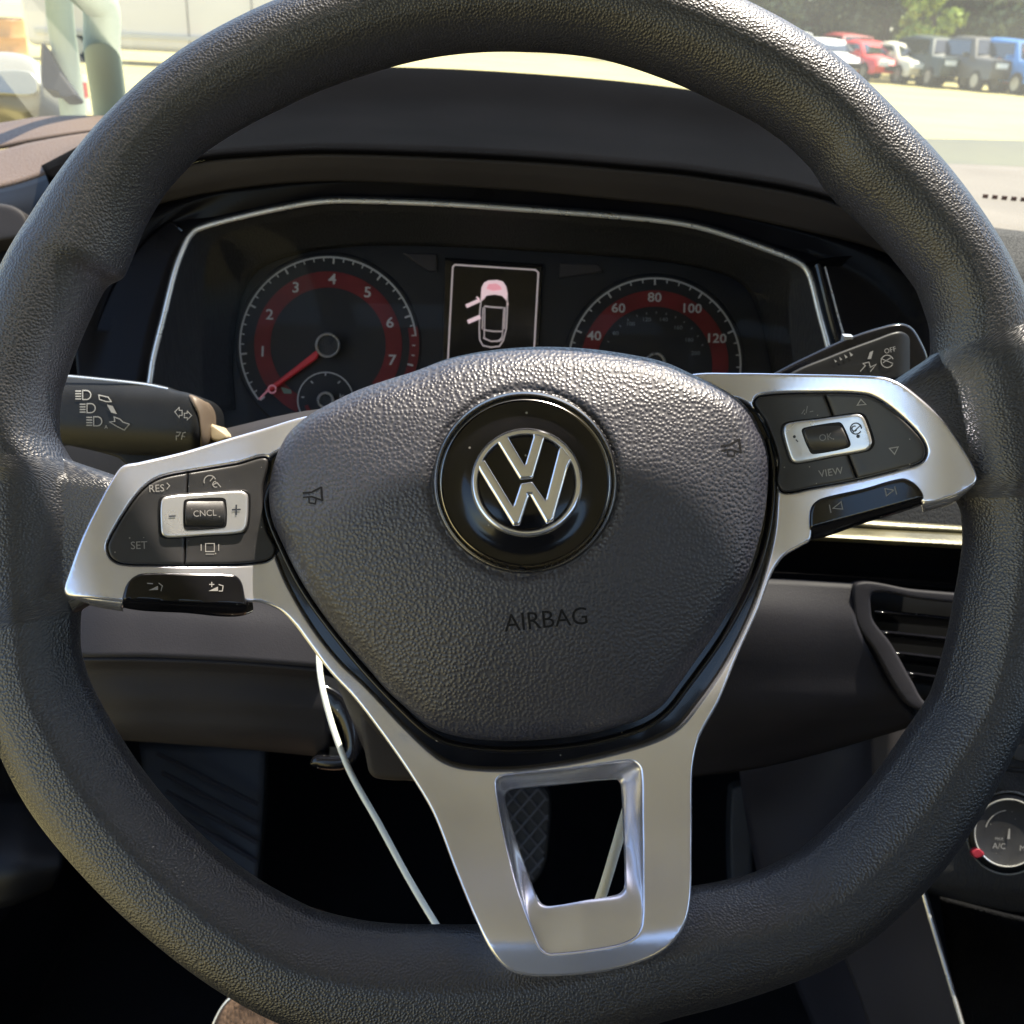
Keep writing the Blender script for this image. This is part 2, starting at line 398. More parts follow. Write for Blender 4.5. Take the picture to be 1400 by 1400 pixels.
# flat marks: everything below returns (verts, faces) in pixel space, laid on a surface d(points)
class Ink:
    def __init__(s): s.v = []; s.f = []
    def add(s, v, f):
        n = len(s.v); s.v += [tuple(p) for p in v]; s.f += [tuple(i+n for i in q) for q in f]; return s
    def xf(s, v, x, y, ang=0, sc=1.):
        c, q = math.cos(math.radians(ang)), math.sin(math.radians(ang))
        return [(x+sc*(a*c+b*q), y+sc*(-a*q+b*c)) for a, b in v]      # ang counter-clockwise in the photo
    def poly(s, pts, x=0, y=0, ang=0, sc=1.):
        v = s.xf(pts, x, y, ang, sc); return s.add(v, [tuple(range(len(v)))])
    def line(s, pts, w, x=0, y=0, ang=0, sc=1., closed=False):
        v = np.array(s.xf(pts, x, y, ang, sc)); n = len(v)
        L, Rr = [], []
        for i in range(n):
            if closed: a, b = v[(i-1) % n], v[(i+1) % n]
            else: a, b = v[max(i-1, 0)], v[min(i+1, n-1)]
            d1 = v[i]-a; d2 = b-v[i]
            n1 = np.array([-d1[1], d1[0]])/(np.linalg.norm(d1)+1e-9) if np.linalg.norm(d1) > 1e-9 else None
            n2 = np.array([-d2[1], d2[0]])/(np.linalg.norm(d2)+1e-9) if np.linalg.norm(d2) > 1e-9 else None
            if n1 is None: nn = n2; k = 1
            elif n2 is None: nn = n1; k = 1
            else:
                nn = n1+n2; nn /= np.linalg.norm(nn)+1e-9; k = min(2., 1/max(.35, float(np.dot(nn, n1))))
            L.append(v[i]+nn*w/2*k); Rr.append(v[i]-nn*w/2*k)
        V = L+Rr; fs = [(i, (i+1) % n, n+(i+1) % n, n+i) for i in range(n if closed else n-1)]
        return s.add(V, fs)
    def arc(s, cx, cy, r, a0, a1, w, n=None):
        n = n or max(6, int(abs(a1-a0)/4)); a = np.radians(np.linspace(a0, a1, n+1))
        return s.line([(cx+r*math.cos(t), cy-r*math.sin(t)) for t in a], w)
    def disc(s, cx, cy, r, n=20): return s.poly([(cx+r*math.cos(2*PI*i/n), cy-r*math.sin(2*PI*i/n)) for i in range(n)])
    def text(s, body, x, y, size, ang=0, squash=1., bold=0.):
        cu = bpy.data.curves.new('t', 'FONT'); cu.body = body; cu.size = size; cu.align_x = 'CENTER'; cu.align_y = 'CENTER'; cu.resolution_u = 3
        cu.offset = bold
        o = bpy.data.objects.new('t', cu); COL.objects.link(o)
        dg = bpy.context.evaluated_depsgraph_get(); me = o.evaluated_get(dg).to_mesh()
        v = [(p.co.x*squash, -p.co.y) for p in me.vertices]; f = [tuple(q.vertices) for q in me.polygons]
        o.evaluated_get(dg).to_mesh_clear(); bpy.data.objects.remove(o); bpy.data.curves.remove(cu)
        return s.add(s.xf(v, x, y, ang), f)
    def build(s, name, d, m, parent, lift=.00025, label=None):
        V = np.array(s.v); dd = d(V) if callable(d) else np.full(len(V), float(d))
        return obj(name, Wn(V, dd-lift), s.f, m, parent, smooth=False, label=label)

# ================================================================== STEERING WHEEL
D0 = .335
HUB = (718, 660)
wheel_rot = Matrix((R, U, -F)).transposed()
wheel = thing('steering_wheel', 'large black leather-grained steering wheel with satin silver spokes filling the picture', 'steering wheel', W(*HUB, D0+.03), rot=wheel_rot)
RC = np.array([695., 690.])
outer_pts = [(0,390),(-40,520),(-62,690),(-45,850),(0,1000),(46,1096),(120,1186),(214,1275),(314,1350),(411,1400),(520,1432),(640,1444),(780,1430),(900,1384),(1043,1346),(1146,1304),(1257,1211),(1330,1110),(1375,1021),(1425,880),(1447,740),(1445,640),(1425,500),(1386,386),(1336,300),(1207,150),(1100,57),(1020,14),(950,-18),(820,-48),(700,-56),(550,-42),(410,0),(320,40),(243,86),(136,186),(60,286)]
inner_pts = [(720,66),(600,72),(500,97),(380,145),(271,207),(221,261),(195,306),(178,350),(167,376),(158,383),(146,385),(136,398),(121,430),(107,461),(92,500),(80,535),(76,570),(78,600),(90,622),(100,640),(104,700),(104,780),(107,836),(107,889),(118,929),(161,1007),(214,1082),(280,1150),(350,1204),(429,1246),(500,1262),(600,1266),(700,1262),(850,1240),(946,1214),(1032,1196),(1096,1164),(1157,1107),(1236,1007),(1275,950),(1307,821),(1320,740),(1318,700),(1311,682),(1308,640),(1300,580),(1290,530),(1276,500),(1276,470),(1275,446),(1257,393),(1207,332),(1150,278),(1130,256),(1112,226),(1078,193),(1040,166),(982,136),(900,100),(820,75)]
def polar(pts):
    P = np.array(pts, float)-RC; a = np.degrees(np.arctan2(-P[:, 1], P[:, 0])) % 360; r = np.hypot(P[:, 0], P[:, 1])
    o = np.argsort(a); return a[o], r[o]
NT = 1440
TH = np.arange(NT)*360/NT
def per_interp(pts, sig):
    a, r = polar(pts); v = np.interp(TH, np.r_[a-360, a, a+360], np.r_[r, r, r])
    if sig:
        k = np.exp(-.5*(np.arange(-40, 41)*360/NT/sig)**2); k /= k.sum()
        v = np.convolve(np.r_[v[-40:], v, v[:40]], k, 'same')[40:-40]
    return v
RO = per_interp(outer_pts, 2.5)
RI = per_interp(inner_pts, .45)
# leather flare behind the spokes (angle, radius of its inner end)
flare = [(0,700),(.2,700),(1.0,560),(2.5,520),(12,500),(17.0,520),(18.2,560),(19.2,600),(21,700),(171,700),(173.2,660),(174.4,600),(175.2,540),(177,500),(186,500),(191,520),(193,560),(194.2,610),(195.5,700),(360,700)]
fa = np.array(flare); FL = np.interp(TH, fa[:, 0], fa[:, 1])
k_ = np.exp(-.5*(np.arange(-40, 41)*360/NT/1.1)**2); k_ /= k_.sum(); FL = np.convolve(np.r_[FL[-40:], FL, FL[:40]], k_, 'same')[40:-40]
RB = np.minimum(RI, FL)
prof_x = np.array([0, .015, .05, .12, .22, .33, .48, .62, .76, .88, .95, .985, 1.])
prof_low = np.array([0, .20, .36, .58, .80, .985, 1., .985, .90, .70, .48, .26, 0])
prof_up = np.array([0, .24, .43, .65, .83, .94, 1., .97, .86, .65, .44, .24, 0])
HT = .0185
verts = []
wlow = np.clip((-np.sin(np.radians(TH))+.15)/.5, 0, 1)
NI = 13; NO = 36; NF = NI-1+NO
cosv = (1-np.cos(np.linspace(0, PI, NO)))/2
fx = np.linspace(0, 1, 401)
low_s = np.interp(fx, prof_x, prof_low); up_s = np.interp(fx, prof_x, prof_up)
kk = np.exp(-.5*(np.arange(-14, 15)/3.)**2); kk /= kk.sum()
def sm(a): b = np.convolve(np.r_[-a[1:15][::-1], a, -a[-15:-1][::-1]], kk, 'same')[14:-14]; b[0] = b[-1] = 0; return b
low_s, up_s = sm(low_s), sm(up_s)
ell = np.sqrt(np.clip(1-(2*fx-1)**2, 0, 1))
low_s = np.where(fx < .03, np.maximum(low_s, ell*.9), low_s); up_s = np.where(fx < .03, np.maximum(up_s, ell*.9), up_s)
low_s = np.where(fx > .94, np.maximum(low_s, ell), low_s); up_s = np.where(fx > .94, np.maximum(up_s, ell), up_s)
for i in range(NT):
    th = math.radians(TH[i]); ro, ri, rb = RO[i], RI[i], RB[i]
    rj = max(ri, rb+.6)
    q = np.r_[rb+(rj-rb)*(1-np.cos(np.linspace(0, PI/2, NI)))[:-1] if False else rb+(rj-rb)*np.linspace(0, 1, NI)[:-1]**1.6, rj+(ro-rj)*cosv[::1]]
    t = np.clip((q-ri)/(ro-ri), 0, 1)
    h = ((1-wlow[i])*np.interp(t, fx, up_s)+wlow[i]*np.interp(t, fx, low_s))
    gk = np.clip((ri-rb)/40, 0, 1); gk = gk*gk*(3-2*gk); fl = .46*np.sqrt(np.clip(1-np.clip(1-(q-rb)/28., 0, 1)**2, 0, 1))*gk*np.clip((.5-t)/.3, 0, 1)
    kx = .30; mxv = np.maximum(h, fl); dl = np.abs(h-fl); h = mxv+np.where(dl < kx, (kx-dl)**2/(4*kx), 0)*gk*np.clip((.45-t)/.3, 0, 1)*np.clip((q-rb)/20, 0, 1)
    h[0] = 0; h[-1] = 0
    for j in range(NF):
        verts.append((th, q[j], h[j]*HT))
    for j in range(NF-2, 0, -1):
        verts.append((th, q[j], -h[j]*HT*.8))
V3 = np.array(verts)
Hh = V3[:, 2].reshape(NT, 2*NF-2); sg_ = 5.
kg = np.exp(-.5*(np.arange(-14, 15)/sg_)**2); kg /= kg.sum()
Hs = sum(w*np.roll(Hh, i-14, 0) for i, w in enumerate(kg)); V3[:, 2] = Hs.ravel()
PX = RC + np.stack([V3[:, 1]*np.cos(V3[:, 0]), -V3[:, 1]*np.sin(V3[:, 0])], 1)
base = Wn(PX, D0)
VW = base - Fn*V3[:, 2:3]
rim = obj('rim', VW, grid_faces(NT, 2*NF-2, True) + [((NT-1)*(2*NF-2)+j, (NT-1)*(2*NF-2)+(j+1) % (2*NF-2), (j+1) % (2*NF-2), j) for j in range(2*NF-2)], M['rim'], wheel, face_cam=False)
NV = 2*NF-2; VWg = VW.reshape(NT, NV, 3); vv = np.concatenate([np.zeros((NT, 1)), np.cumsum(np.linalg.norm(np.diff(VWg, axis=1), axis=2), axis=1)], 1)
uvl = rim.data.uv_layers.new(name='UVMap'); uco = np.zeros((len(rim.data.loops), 2)); vi_ = np.array([l.vertex_index for l in rim.data.loops])
ti, vj = vi_//NV, vi_ % NV; R_MEAN = 690*D0/FPX
uu = ti*2*PI*R_MEAN/NT
for p in rim.data.polygons:
    L_ = list(p.loop_indices); ts = ti[L_]; js = vj[L_]
    if ts.max() == NT-1 and ts.min() == 0:
        for l in L_:
            if ti[l] == 0: uu[l] = 2*PI*R_MEAN
uco[:, 0] = uu; uco[:, 1] = vv[ti, vj]
rim.data.uv_layers[0].data.foreach_set('uv', uco.ravel())
bm = bmesh.new(); bm.from_mesh(rim.data); bmesh.ops.recalc_face_normals(bm, faces=bm.faces); bm.to_mesh(rim.data); bm.free(); rim.data.shade_smooth()

# spoke trim
def trim_d(P):
    r = np.hypot(P[:, 0]-715, P[:, 1]-680)
    t = np.clip((r-330)/300, 0, 1); t = t*t*(3-2*t)
    d = .343-.0235*t
    u_ = np.clip((P[:, 1]-1150)/150, 0, 1); d = d-.0062*u_*u_*(3-2*u_)
    # soft crown across the lower spoke
    return d+.000012*np.clip(np.abs(P[:, 0]-800)-0, 0, 150)*np.clip((P[:, 1]-1000)/100, 0, 1)
shroud_out = [(375,621),(362,640),(357,661),(356,680),(357,700),(363,730),(375,757),(393,800),(429,861),(465,906),(500,939),(557,1011-12),(590,1030),(612,1044),(640,1051),(700,1053),(771,1045),(843,1030),(900,1012),(930,994),(957,961),(993,907),(1025,842),(1045,785),(1058,730),(1062,682),(1063,650),(1061,618),(1050,586),(1032,561),(1000,545),(850,560),(700,570),(560,585),(430,602)]
pod_l = [(366,626),(323,634),(257,645),(226,651),(207,659),(188,676),(169,703),(150,736),(146,749),(151,763),(165,771),(207,773),(304,773),(342,771),(368,766),(378,752),(366,725),(361,700),(360,670)]
pod_r = [(1040,541),(1123,537),(1182,539),(1203,547),(1234,571),(1260,599),(1267,618),(1260,632),(1234,641),(1173,656),(1110,668),(1072,674),(1061,660),(1063,632),(1057,606),(1044,575),(1030,552)]
vol_l = [(169,831),(169,817),(174,798),(184,788),(196,784),(260,784),(319,786),(329,794),(334,813),(335,841),(250,838)]
trk_r = [(1111,738),(1107,726),(1107,700),(1112,689),(1124,681),(1180,668),(1232,654),(1246,658),(1258,669),(1263,682),(1259,691),(1180,716)]
trim_out = [(425,568),(357,587),(311,600),(250,618),(190,632),(168,637),(154,654),(132,693),(111,736),(94,782),(87,806),(93,815),(130,819),(168,823),(169,823),(178,800),(200,790),(260,790),(315,792),(327,802),(334,822),(357,824),(384,836),(404,856),(421,879),(450,918),(486,957),(532,1018),(568,1071),(593,1114),(621,1186),(650,1257),(671,1300),(693,1325),(721,1334),(754,1335),(800,1332),(843,1325),(896,1307),(929,1279),(943,1239),(946,1150),(946,1079),(948,1043),(957,1007),(982,961),(1007,900),(1036,836),(1054,788),(1071,762),(1095,747),(1108,738),(1112,700),(1128,686),(1180,674),(1232,660),(1248,666),(1262,688),(1304,679),(1331,664),(1336,652),(1321,621),(1286,571),(1243,532),(1218,518),(1193,514),(1079,511),(1007,510),(943,512),(850,540),(700,550),(560,556)]
win_rec = [(679,1072),(684,1064),(700,1060),(780,1053),(850,1043),(866,1043),(875,1053),(877,1114),(878,1200),(877,1262),(868,1280),(840,1292),(754,1303),(742,1298),(734,1284),(714,1229),(696,1165),(686,1120)]
win_in = [(691,1092),(693,1084),(700,1080),(770,1073),(838,1066),(846,1068),(849,1078),(852,1140),(854,1205),(852,1216),(843,1223),(800,1231),(760,1238),(746,1238),(738,1232),(728,1210),(712,1165),(699,1125)]
v1, f1 = plate(trim_out, trim_d, holes=[shroud_out, pod_l, pod_r, win_rec], r=4.5, k=1.1, thick=.012, step=9, bstep=2.6)
# window reveal: loft from the recess outline down to the opening
n = 160
A = resample(catmull(win_rec, 10, True), n, True); B = resample(catmull(win_in, 10, True), n, True)
# align starts
kshift = np.argmin(((B-A[0])**2).sum(1)); B = np.roll(B, -kshift, 0)
rows = []
dA = trim_d(A)+.0006
for t, dz in ((0, 0.0002), (.12, .0018), (.35, .0040), (.62, .0062), (.88, .0080), (1., .0098), (1., .016)):
    P = A+(B-A)*t; u_ = np.clip((P[:, 1]-1180)/90, 0, 1); rows.append(Wn(P, dA+dz*(1-.5*u_*u_*(3-2*u_))))
rv = np.vstack(rows); rf = grid_faces(len(rows), n, True)
mb = MB(); mb.add(v1, f1); mb.add(rv, rf)
trim = mb.build('spoke_trim', M['silver'], wheel)
md = trim.modifiers.new('n', 'WEIGHTED_NORMAL'); md.keep_sharp = True
# lower flange of the left and right spokes
fl1 = sheet('spoke_flange', [[(92,814,.3215),(130,820,.3225),(168,824,.324)], [(96,818,.326),(130,826,.327),(168,832,.328)], [(104,822,.337),(132,830,.337),(168,836,.337)]], M['silver'], wheel, n=20, mm=4)
fl2 = sheet('spoke_flange', [[(1262,688,.324),(1304,679,.3215),(1332,662,.320)], [(1262,696,.329),(1303,686,.327),(1328,668,.326)], [(1262,700,.340),(1300,690,.338),(1322,674,.336)]], M['silver'], wheel, n=20, mm=4)

# gloss shroud between trim and airbag cover
pad_out = [(736,474),(670,479),(614,490),(568,507),(530,519),(490,533),(450,552),(425,566),(404,582),(388,602),(375,632),(368,671),(371,707),(386,743),(411,793),(439,836),(468,874),(500,910),(530,945),(557,969),(582,990),(607,1002),(646,1010),(700,1013),(755,1010),(807,1003),(850,992),(879,982),(905,965),(925,940),(950,905),(975,870),(1000,828),(1021,789),(1037,740),(1046,700),(1050,664),(1051,629),(1046,604),(1038,585),(1026,563),(1007,544),(975,525),(943,510),(914,497),(880,488),(807,477)]
PC = np.array([712., 735.])
def pad_loop(n):
    Q = catmull(pad_out, 10, True); a = np.degrees(np.arctan2(-(Q[:, 1]-PC[1]), Q[:, 0]-PC[0])) % 360; r = np.hypot(*(Q-PC).T); o = np.argsort(a)
    th = np.arange(n)*360/n; return th, np.interp(th, np.r_[a[o]-360, a[o], a[o]+360], np.r_[r[o]]*1 if False else np.r_[r[o], r[o], r[o]])
NP_ = 480
pth, prr = pad_loop(NP_)
EM_R = 127.
def pad_d(P):
    P = np.asarray(P, float)
    a = np.degrees(np.arctan2(-(P[:, 1]-PC[1]), P[:, 0]-PC[0])) % 360
    rr = np.interp(a, np.r_[pth, 360], np.r_[prr, prr[0]]); r = np.hypot(P[:, 0]-PC[0], P[:, 1]-PC[1]); s = np.clip(r/rr, 0, 1)
    e = (1-s)*rr            # pixels from the edge
    hgt = .0110*(1-s**2.3)  # crown
    rad = 30.; tt = np.clip(1-e/rad, 0, 1); hgt = hgt+.0075*(np.sqrt(np.clip(1-tt**2.2, 0, 1))-1)
    # horizontal ridge: the lower part tips away, the upper part leans up
    yy = P[:, 1]+(P[:, 0]-715)*.06
    hgt = hgt - .0035*np.clip((yy-800)/200, 0, 1)**1.5 - .004*np.clip((560-yy)/90, 0, 1)**1.4
    re = np.hypot(P[:, 0]-HUB[0], P[:, 1]-HUB[1])
    g = np.clip(1-np.abs(re-EM_R)/9, 0, 1); hgt = hgt-.0012*g*g*(3-2*g)
    hgt = hgt-.0045*np.clip((119-re)/3, 0, 1)
    return .3335-hgt
S = np.r_[0, np.linspace(.05, .86, 46), np.linspace(.875, .985, 16), .992, .997, 1.]
pv = []; 
for s in S:
    pv.append(PC + np.stack([s*prr*np.cos(np.radians(pth)), -s*prr*np.sin(np.radians(pth))], 1))
pv = np.vstack(pv); pw = Wn(pv, pad_d(pv))
last = pw[-NP_:] + Fn*.010
pw = np.vstack([pw, last])
pad = obj('airbag_cover', pw, grid_faces(len(S)+1, NP_, True), M['pad'], wheel)
sh = sculpt('hub_shroud', [(371,622),(359,642),(355,661),(354,680),(355,702),(361,732),(373,759),(391,803),(427,864),(463,909),(498,942),(555,1002),(588,1033),(610,1047),(640,1054),(700,1056),(771,1048),(843,1033),(902,1015),(933,996),(960,963),(996,909),(1028,844),(1048,787),(1061,732),(1065,682),(1066,650),(1064,618),(1053,584),(1035,558),(1000,543),(850,540),(700,545),(560,560),(430,590)], .3452, M['gloss'], wheel, r=3, thick=.012, step=26, bstep=4)
# inner step line of the shroud around the cover
lp = [(382,640),(364,680),(367,708),(383,748),(408,798),(440,846),(500,920),(556,978),(585,1003),(610,1016),(650,1024),(700,1027),(760,1024),(815,1016),(880,996),(912,975),(940,940),(985,878),(1014,828),(1036,780),(1049,735),(1056,690),(1057,640),(1050,600)]
tube_px([(x, y, .3435) for x, y in lp], 3.2, M['gloss'], 'shroud_lip', wheel, n=10, per=5)

# emblem
ring = lambda r, n=96: [(HUB[0]+r*math.cos(2*PI*i/n), HUB[1]-r*math.sin(2*PI*i/n)*.985) for i in range(n)]
ED = .3222
def lathe(prof, n=128, cx=HUB[0], cy=HUB[1], sq=.985):
    """prof: (radius px, axial distance)"""
    v = []
    for r, d in prof:
        a = np.arange(n)*2*PI/n; v.append(Wn(np.stack([cx+r*np.cos(a), cy-r*np.sin(a)*sq], 1), d))
    return np.vstack(v), grid_faces(len(prof), n, True)
v, f = lathe([(0.01, ED), (40, ED), (76, ED+.0003), (84, ED+.0012), (100, ED+.0016), (113, ED+.0014), (114, ED+.004)])
obj('emblem_disc', v, f, M['gloss'], pad)
a = [(112, ED+.0030), (113, ED+.0010), (115, ED+.0003), (117, ED+.0006), (118.5, ED+.0016), (119.5, ED+.0018), (121, ED+.0006), (123.5, ED+.0001), (126, ED+.0008), (127, ED+.003)]
v, f = lathe(a); obj('emblem_ring', v, f, M['ring'], pad)
def ez(pts): return [(590+x/5.385, 530+y/5.385) for x, y in pts]
mb = MB()
v, f = lathe([(66.5, ED-.0003), (67.2, ED-.0016), (68.5, ED-.0023), (71, ED-.0024), (73.5, ED-.0022), (75.5, ED-.0012), (76.5, ED+.0008)], cx=720, cy=660, sq=.98); mb.add(v, f)
V_ = ez([(487,410),(470,385),(560,345),(572,375),(686,568),(748,362),(745,335),(832,355),(830,380),(745,672),(650,678)])
W_ = ez([(392,530),(600,872),(655,705),(742,690),(838,828),(935,455),(960,420),(1040,520),(1000,600),(895,985),(845,1005),(722,790),(650,1015),(600,1020),(350,612),(330,560)])
for o_ in (V_, W_):
    v, f = plate(o_, ED-.0024, r=4.5, k=.75, thick=.0028, step=5, poly=True, bstep=2); mb.add(v, f)
logo = mb.build('emblem', M['chrome'], pad)

# lettering on the cover
ink = Ink().text('AIRBAG', 747, 848, 34, 5.5, .98); ink.build('lettering', pad_d, M['deboss'], pad, lift=.0001)
def horn(x, y, ang, m):
    k = Ink(); k.line([(-14, -4), (-2, -4), (12, -10)], 2.6, x, y, ang); k.line([(-14, 2), (-2, 2), (12, 8)], 2.2, x, y, ang); k.line([(12, -11), (12, 9)], 3, x, y, ang)
    k.line([(-6, 3), (-6, 10), (2, 12), (4, 5)], 2, x, y, ang); k.build('horn_symbol', pad_d, m, pad, lift=.0001)
horn(1000, 612, 8, M['deboss']); horn(428, 677, 4, M['deboss'])

# switch pods ---------------------------------------------------------
def pod_d(P): return trim_d(np.asarray(P, float))-.0006
def off(P, c, s): P = np.array(P, float); c = np.array(c, float); return [tuple(c+(p-c)*s) for p in P]
def shrink(pts, e):
    L = smooth_loop(pts, 3.); t = np.roll(L, -1, 0)-np.roll(L, 1, 0); t /= np.linalg.norm(t, axis=1)[:, None]; nr = np.stack([-t[:, 1], t[:, 0]], 1)
    Q = L+nr*e
    if not inside(Q[:1], L)[0]: Q = L-nr*e
    Q = Q[seg_dist(Q, L) > e*.9]
    return [tuple(p) for p in Q[::2]]
def cut(loop, a, b):
    """part of the loop left of the line a->b (photo pixels)"""
    L = smooth_loop(loop, 2.5); a = np.array(a, float); b = np.array(b, float); n = np.array([-(b-a)[1], (b-a)[0]])
    s = (L-a) @ n; out = []
    for i in range(len(L)):
        j = (i+1) % len(L)
        if s[i] >= 0: out.append(L[i])
        if (s[i] >= 0) != (s[j] >= 0): out.append(L[i]+(L[j]-L[i])*s[i]/(s[i]-s[j]))
    return np.array(out)
def pod(outline, divs, rocker, centre, tag):
    p = sculpt('switch_panel', outline, lambda P: trim_d(P)+.0012, M['gloss'], wheel, r=2, thick=.012, step=12)
    btn = shrink(outline, 2.2)
    a, b, c, d_ = divs
    left = cut(btn, a, b); right = cut(btn, b, a)
    hole = [smooth_loop(off(rocker, np.mean(rocker, 0), 1.05), 4)]
    e = 1.1; nn = np.array([-(np.array(b)-a)[1], (np.array(b)-a)[0]], float); nn /= np.linalg.norm(nn)
    for L_, sg in ((left, 1), (right, -1)):
        L2 = L_.copy(); s = (L2-np.array(a)) @ nn; near = np.abs(s) < e*1.2; L2[near] += sg*nn*e
        v, f = plate(L2, lambda P: pod_d(P), r=4, k=.55, thick=.006, step=8, poly=True, bstep=3)
        obj('button', v, f, M['pod'], p)
    def rk(P): return trim_d(P)-.0022
    sculpt('rocker_frame', rocker, rk, M['silver_pale'], p, r=4, k=.8, thick=.006, step=7)
    rg = off(rocker, np.mean(rocker, 0), 1.06)
    sculpt('rocker_gap', rg, lambda P: trim_d(P)-.0009, M['black'], p, r=2, k=.5, thick=.003, step=12)
    sculpt('gap', off(centre, np.mean(centre, 0), 1.10), lambda P: trim_d(P)-.0024, M['black'], p, r=1, k=.3, thick=.001, step=12)
    sculpt('centre_button', centre, lambda P: trim_d(P)-.0036+.0014*np.clip((np.abs(P[:, 1]-np.mean(np.array(centre)[:, 1]))/18), 0, 1.2)**2, M['pod'], p, r=2.5, k=.6, thick=.004, step=4)
    return p, rk
M['silver_pale'] = mat('rocker_silver', (.66, .66, .68), .28, metal=.7, coat=.3, var=.06, gvar=90, noise=(2500, .00001))
rock_l = [(226,679),(280,674),(329,671),(337,675),(339,682),(337,718),(330,728),(280,732),(230,735),(222,731),(220,723),(220,687)]
cen_l = [(254,687),(258,684),(300,682),(306,685),(307,716),(303,720),(258,723),(254,719)]
pl, rkl = pod(pod_l, ((257,640),(252,778),0,0), rock_l, cen_l, 'l')
rock_r = [(1072,583),(1079,578),(1125,572),(1170,566),(1178,568),(1183,575),(1192,603),(1190,611),(1184,616),(1140,624),(1092,633),(1084,631),(1080,625),(1071,594)]
cen_r = [(1099,590),(1102,586),(1145,579),(1150,582),(1160,606),(1157,611),(1115,619),(1110,617)]
pr, rkr = pod(pod_r, ((1124,530),(1175,662),0,0), rock_r, cen_r, 'r')
# prints
bt = lambda P: pod_d(P)
k = Ink(); k.text('RES', 214, 668, 14, 3); k.text('SET', 190, 746, 15, 2); k.line([(228,660),(232,664),(228,669)], 1.2)
k.arc(287, 658, 8, 20, 200, 1.4); k.line([(287,658),(292,652)], 1.3); k.line([(290,663),(297,660),(302,666)], 1.3); k.arc(295, 662, 4, 90, 300, 1.2)
k.line([(281,743),(293,743),(293,754),(281,754)], 1.3, closed=True); k.line([(275,744),(275,753)], 1.3); k.line([(299,744),(299,753)], 1.3); k.line([(281,757.5),(293,757.5)], 1)
k.build('symbols', bt, M['print'], pl)
k = Ink().text('CNCL', 280, 702, 12, 3); k.build('symbols', lambda P: trim_d(P)-.0037, M['print'], pl)
k = Ink(); k.line([(317,697),(329,696.5)], 2.2); k.line([(323,690),(323,704)], 2.2); k.line([(231,706),(240,705.5)], 2.2); k.build('symbols', rkl, M['print_dark'], pl)
k = Ink(); k.text('VIEW', 1136, 646, 14, 9); k.line([(1216,613),(1228,611),(1223,621)], 1.5, closed=True); k.line([(1172,554),(1184,553),(1177,546)], 1.4, closed=True)
k.build('symbols', bt, M['print'], pr)
k = Ink(); k.line([(1096,566),(1100,560)], 1.3); k.line([(1102,565),(1104,555)], 1.3); k.line([(1107,563),(1112,562)], 1.3); k.build('symbols', bt, M['print_dim'], pr)
k = Ink().text('OK', 1129, 598, 13, 10); k.build('symbols', lambda P: trim_d(P)-.0037, M['print_dim'], pr)
k = Ink(); k.arc(1170, 586, 7.5, 0, 330, 1.6, 24); k.arc(1168, 586, 3.5, 60, 330, 1.4, 12); k.line([(1166,591),(1177,581)], 1.4); k.disc(1173, 596.5, 2.4); k.disc(1086, 597, 2.); k.line([(1088,601),(1091,604)], 1.5)
k.build('symbols', rkr, M['print_dark'], pr)
# lower rocker buttons
def vol_d(P):
    P = np.asarray(P, float); y0 = 818+(P[:, 0]-170)*.045
    return trim_d(P)-.0012+.006*np.clip((P[:, 1]-y0)/14, 0, 1.4)**1.3
vb = sculpt('volume_button', vol_l, vol_d, M['gloss'], wheel, r=5, k=.8, thick=.008, step=2.5)
k = Ink(); k.line([(201,797.5),(209,798)], 1.4); k.poly([(203,807),(216,806.5),(216,801)]); k.line([(217,797),(222,801),(220,808)], 1.3)
k.line([(286,799),(293,799)], 1.4); k.line([(289.5,795.5),(289.5,802.5)], 1.4); k.poly([(285,808),(298,808),(298,802)]); k.line([(299,799),(305,801),(304,808),(299,808)], 1.3)
k.build('symbols', vol_d, M['print'], vb)
def trk_d(P):
    P = np.asarray(P, float); y0 = 720-(P[:, 0]-1110)*.27
    return trim_d(P)-.0012+.006*np.clip((P[:, 1]-y0)/14, 0, 1.2)**1.4
tb = sculpt('track_button', trk_r, trk_d, M['gloss'], wheel, r=5, k=.8, thick=.008, step=2.2)
k = Ink(); k.line([(1134,690),(1136,701)], 1.6); k.line([(1139,695),(1150,686),(1152,696)], 1.5, closed=True)
k.line([(1223,665),(1226,676)], 1.6); k.line([(1210,668),(1212,678),(1222,670)], 1.5, closed=True)
k.build('symbols', trk_d, M['print_dim'], tb)
# back cover of the hub and steering column
bk = sculpt('hub_back', [(430,620),(560,560),(760,530),(950,545),(1030,620),(1040,760),(985,880),(930,960),(860,1010),(760,1030),(640,1030),(560,980),(470,900),(425,800),(410,700)], .352, M['black'], wheel, r=20, thick=.045, step=30, bstep=12)

# ================================================================== COLUMN + STALKS
colm = thing('steering_column', 'dark grey steering column shroud partly seen behind the silver spokes', 'steering column', W(700, 760, .5))
sheet('upper_shroud', [[(290,590,.47),(430,560,.44),(700,540,.43),(980,545,.44),(1120,600,.47)], [(300,640,.42),(430,620,.40),(700,610,.39),(980,620,.40),(1080,650,.42)], [(330,760,.40),(480,820,.385),(700,860,.38),(950,820,.385),(1050,760,.40)]], M['dash_mid'], colm, n=40, mm=6)
sheet('lower_shroud', [[(330,760,.40),(480,820,.385),(700,860,.38),(950,820,.385),(1050,760,.40)], [(432,880,.43),(520,960,.41),(700,1000,.40),(880,960,.41),(960,900,.43)], [(500,1030,.50),(530,1060,.47),(600,1070,.45),(800,1060,.45),(900,1010,.50)]], M['dash_low'], colm, n=40, mm=6)
sculpt('column_foot', [(497,960),(560,1000),(585,1060),(575,1066),(515,1064),(503,1050)], .44, M['dash_mid'], colm, r=8, thick=.03, step=10)
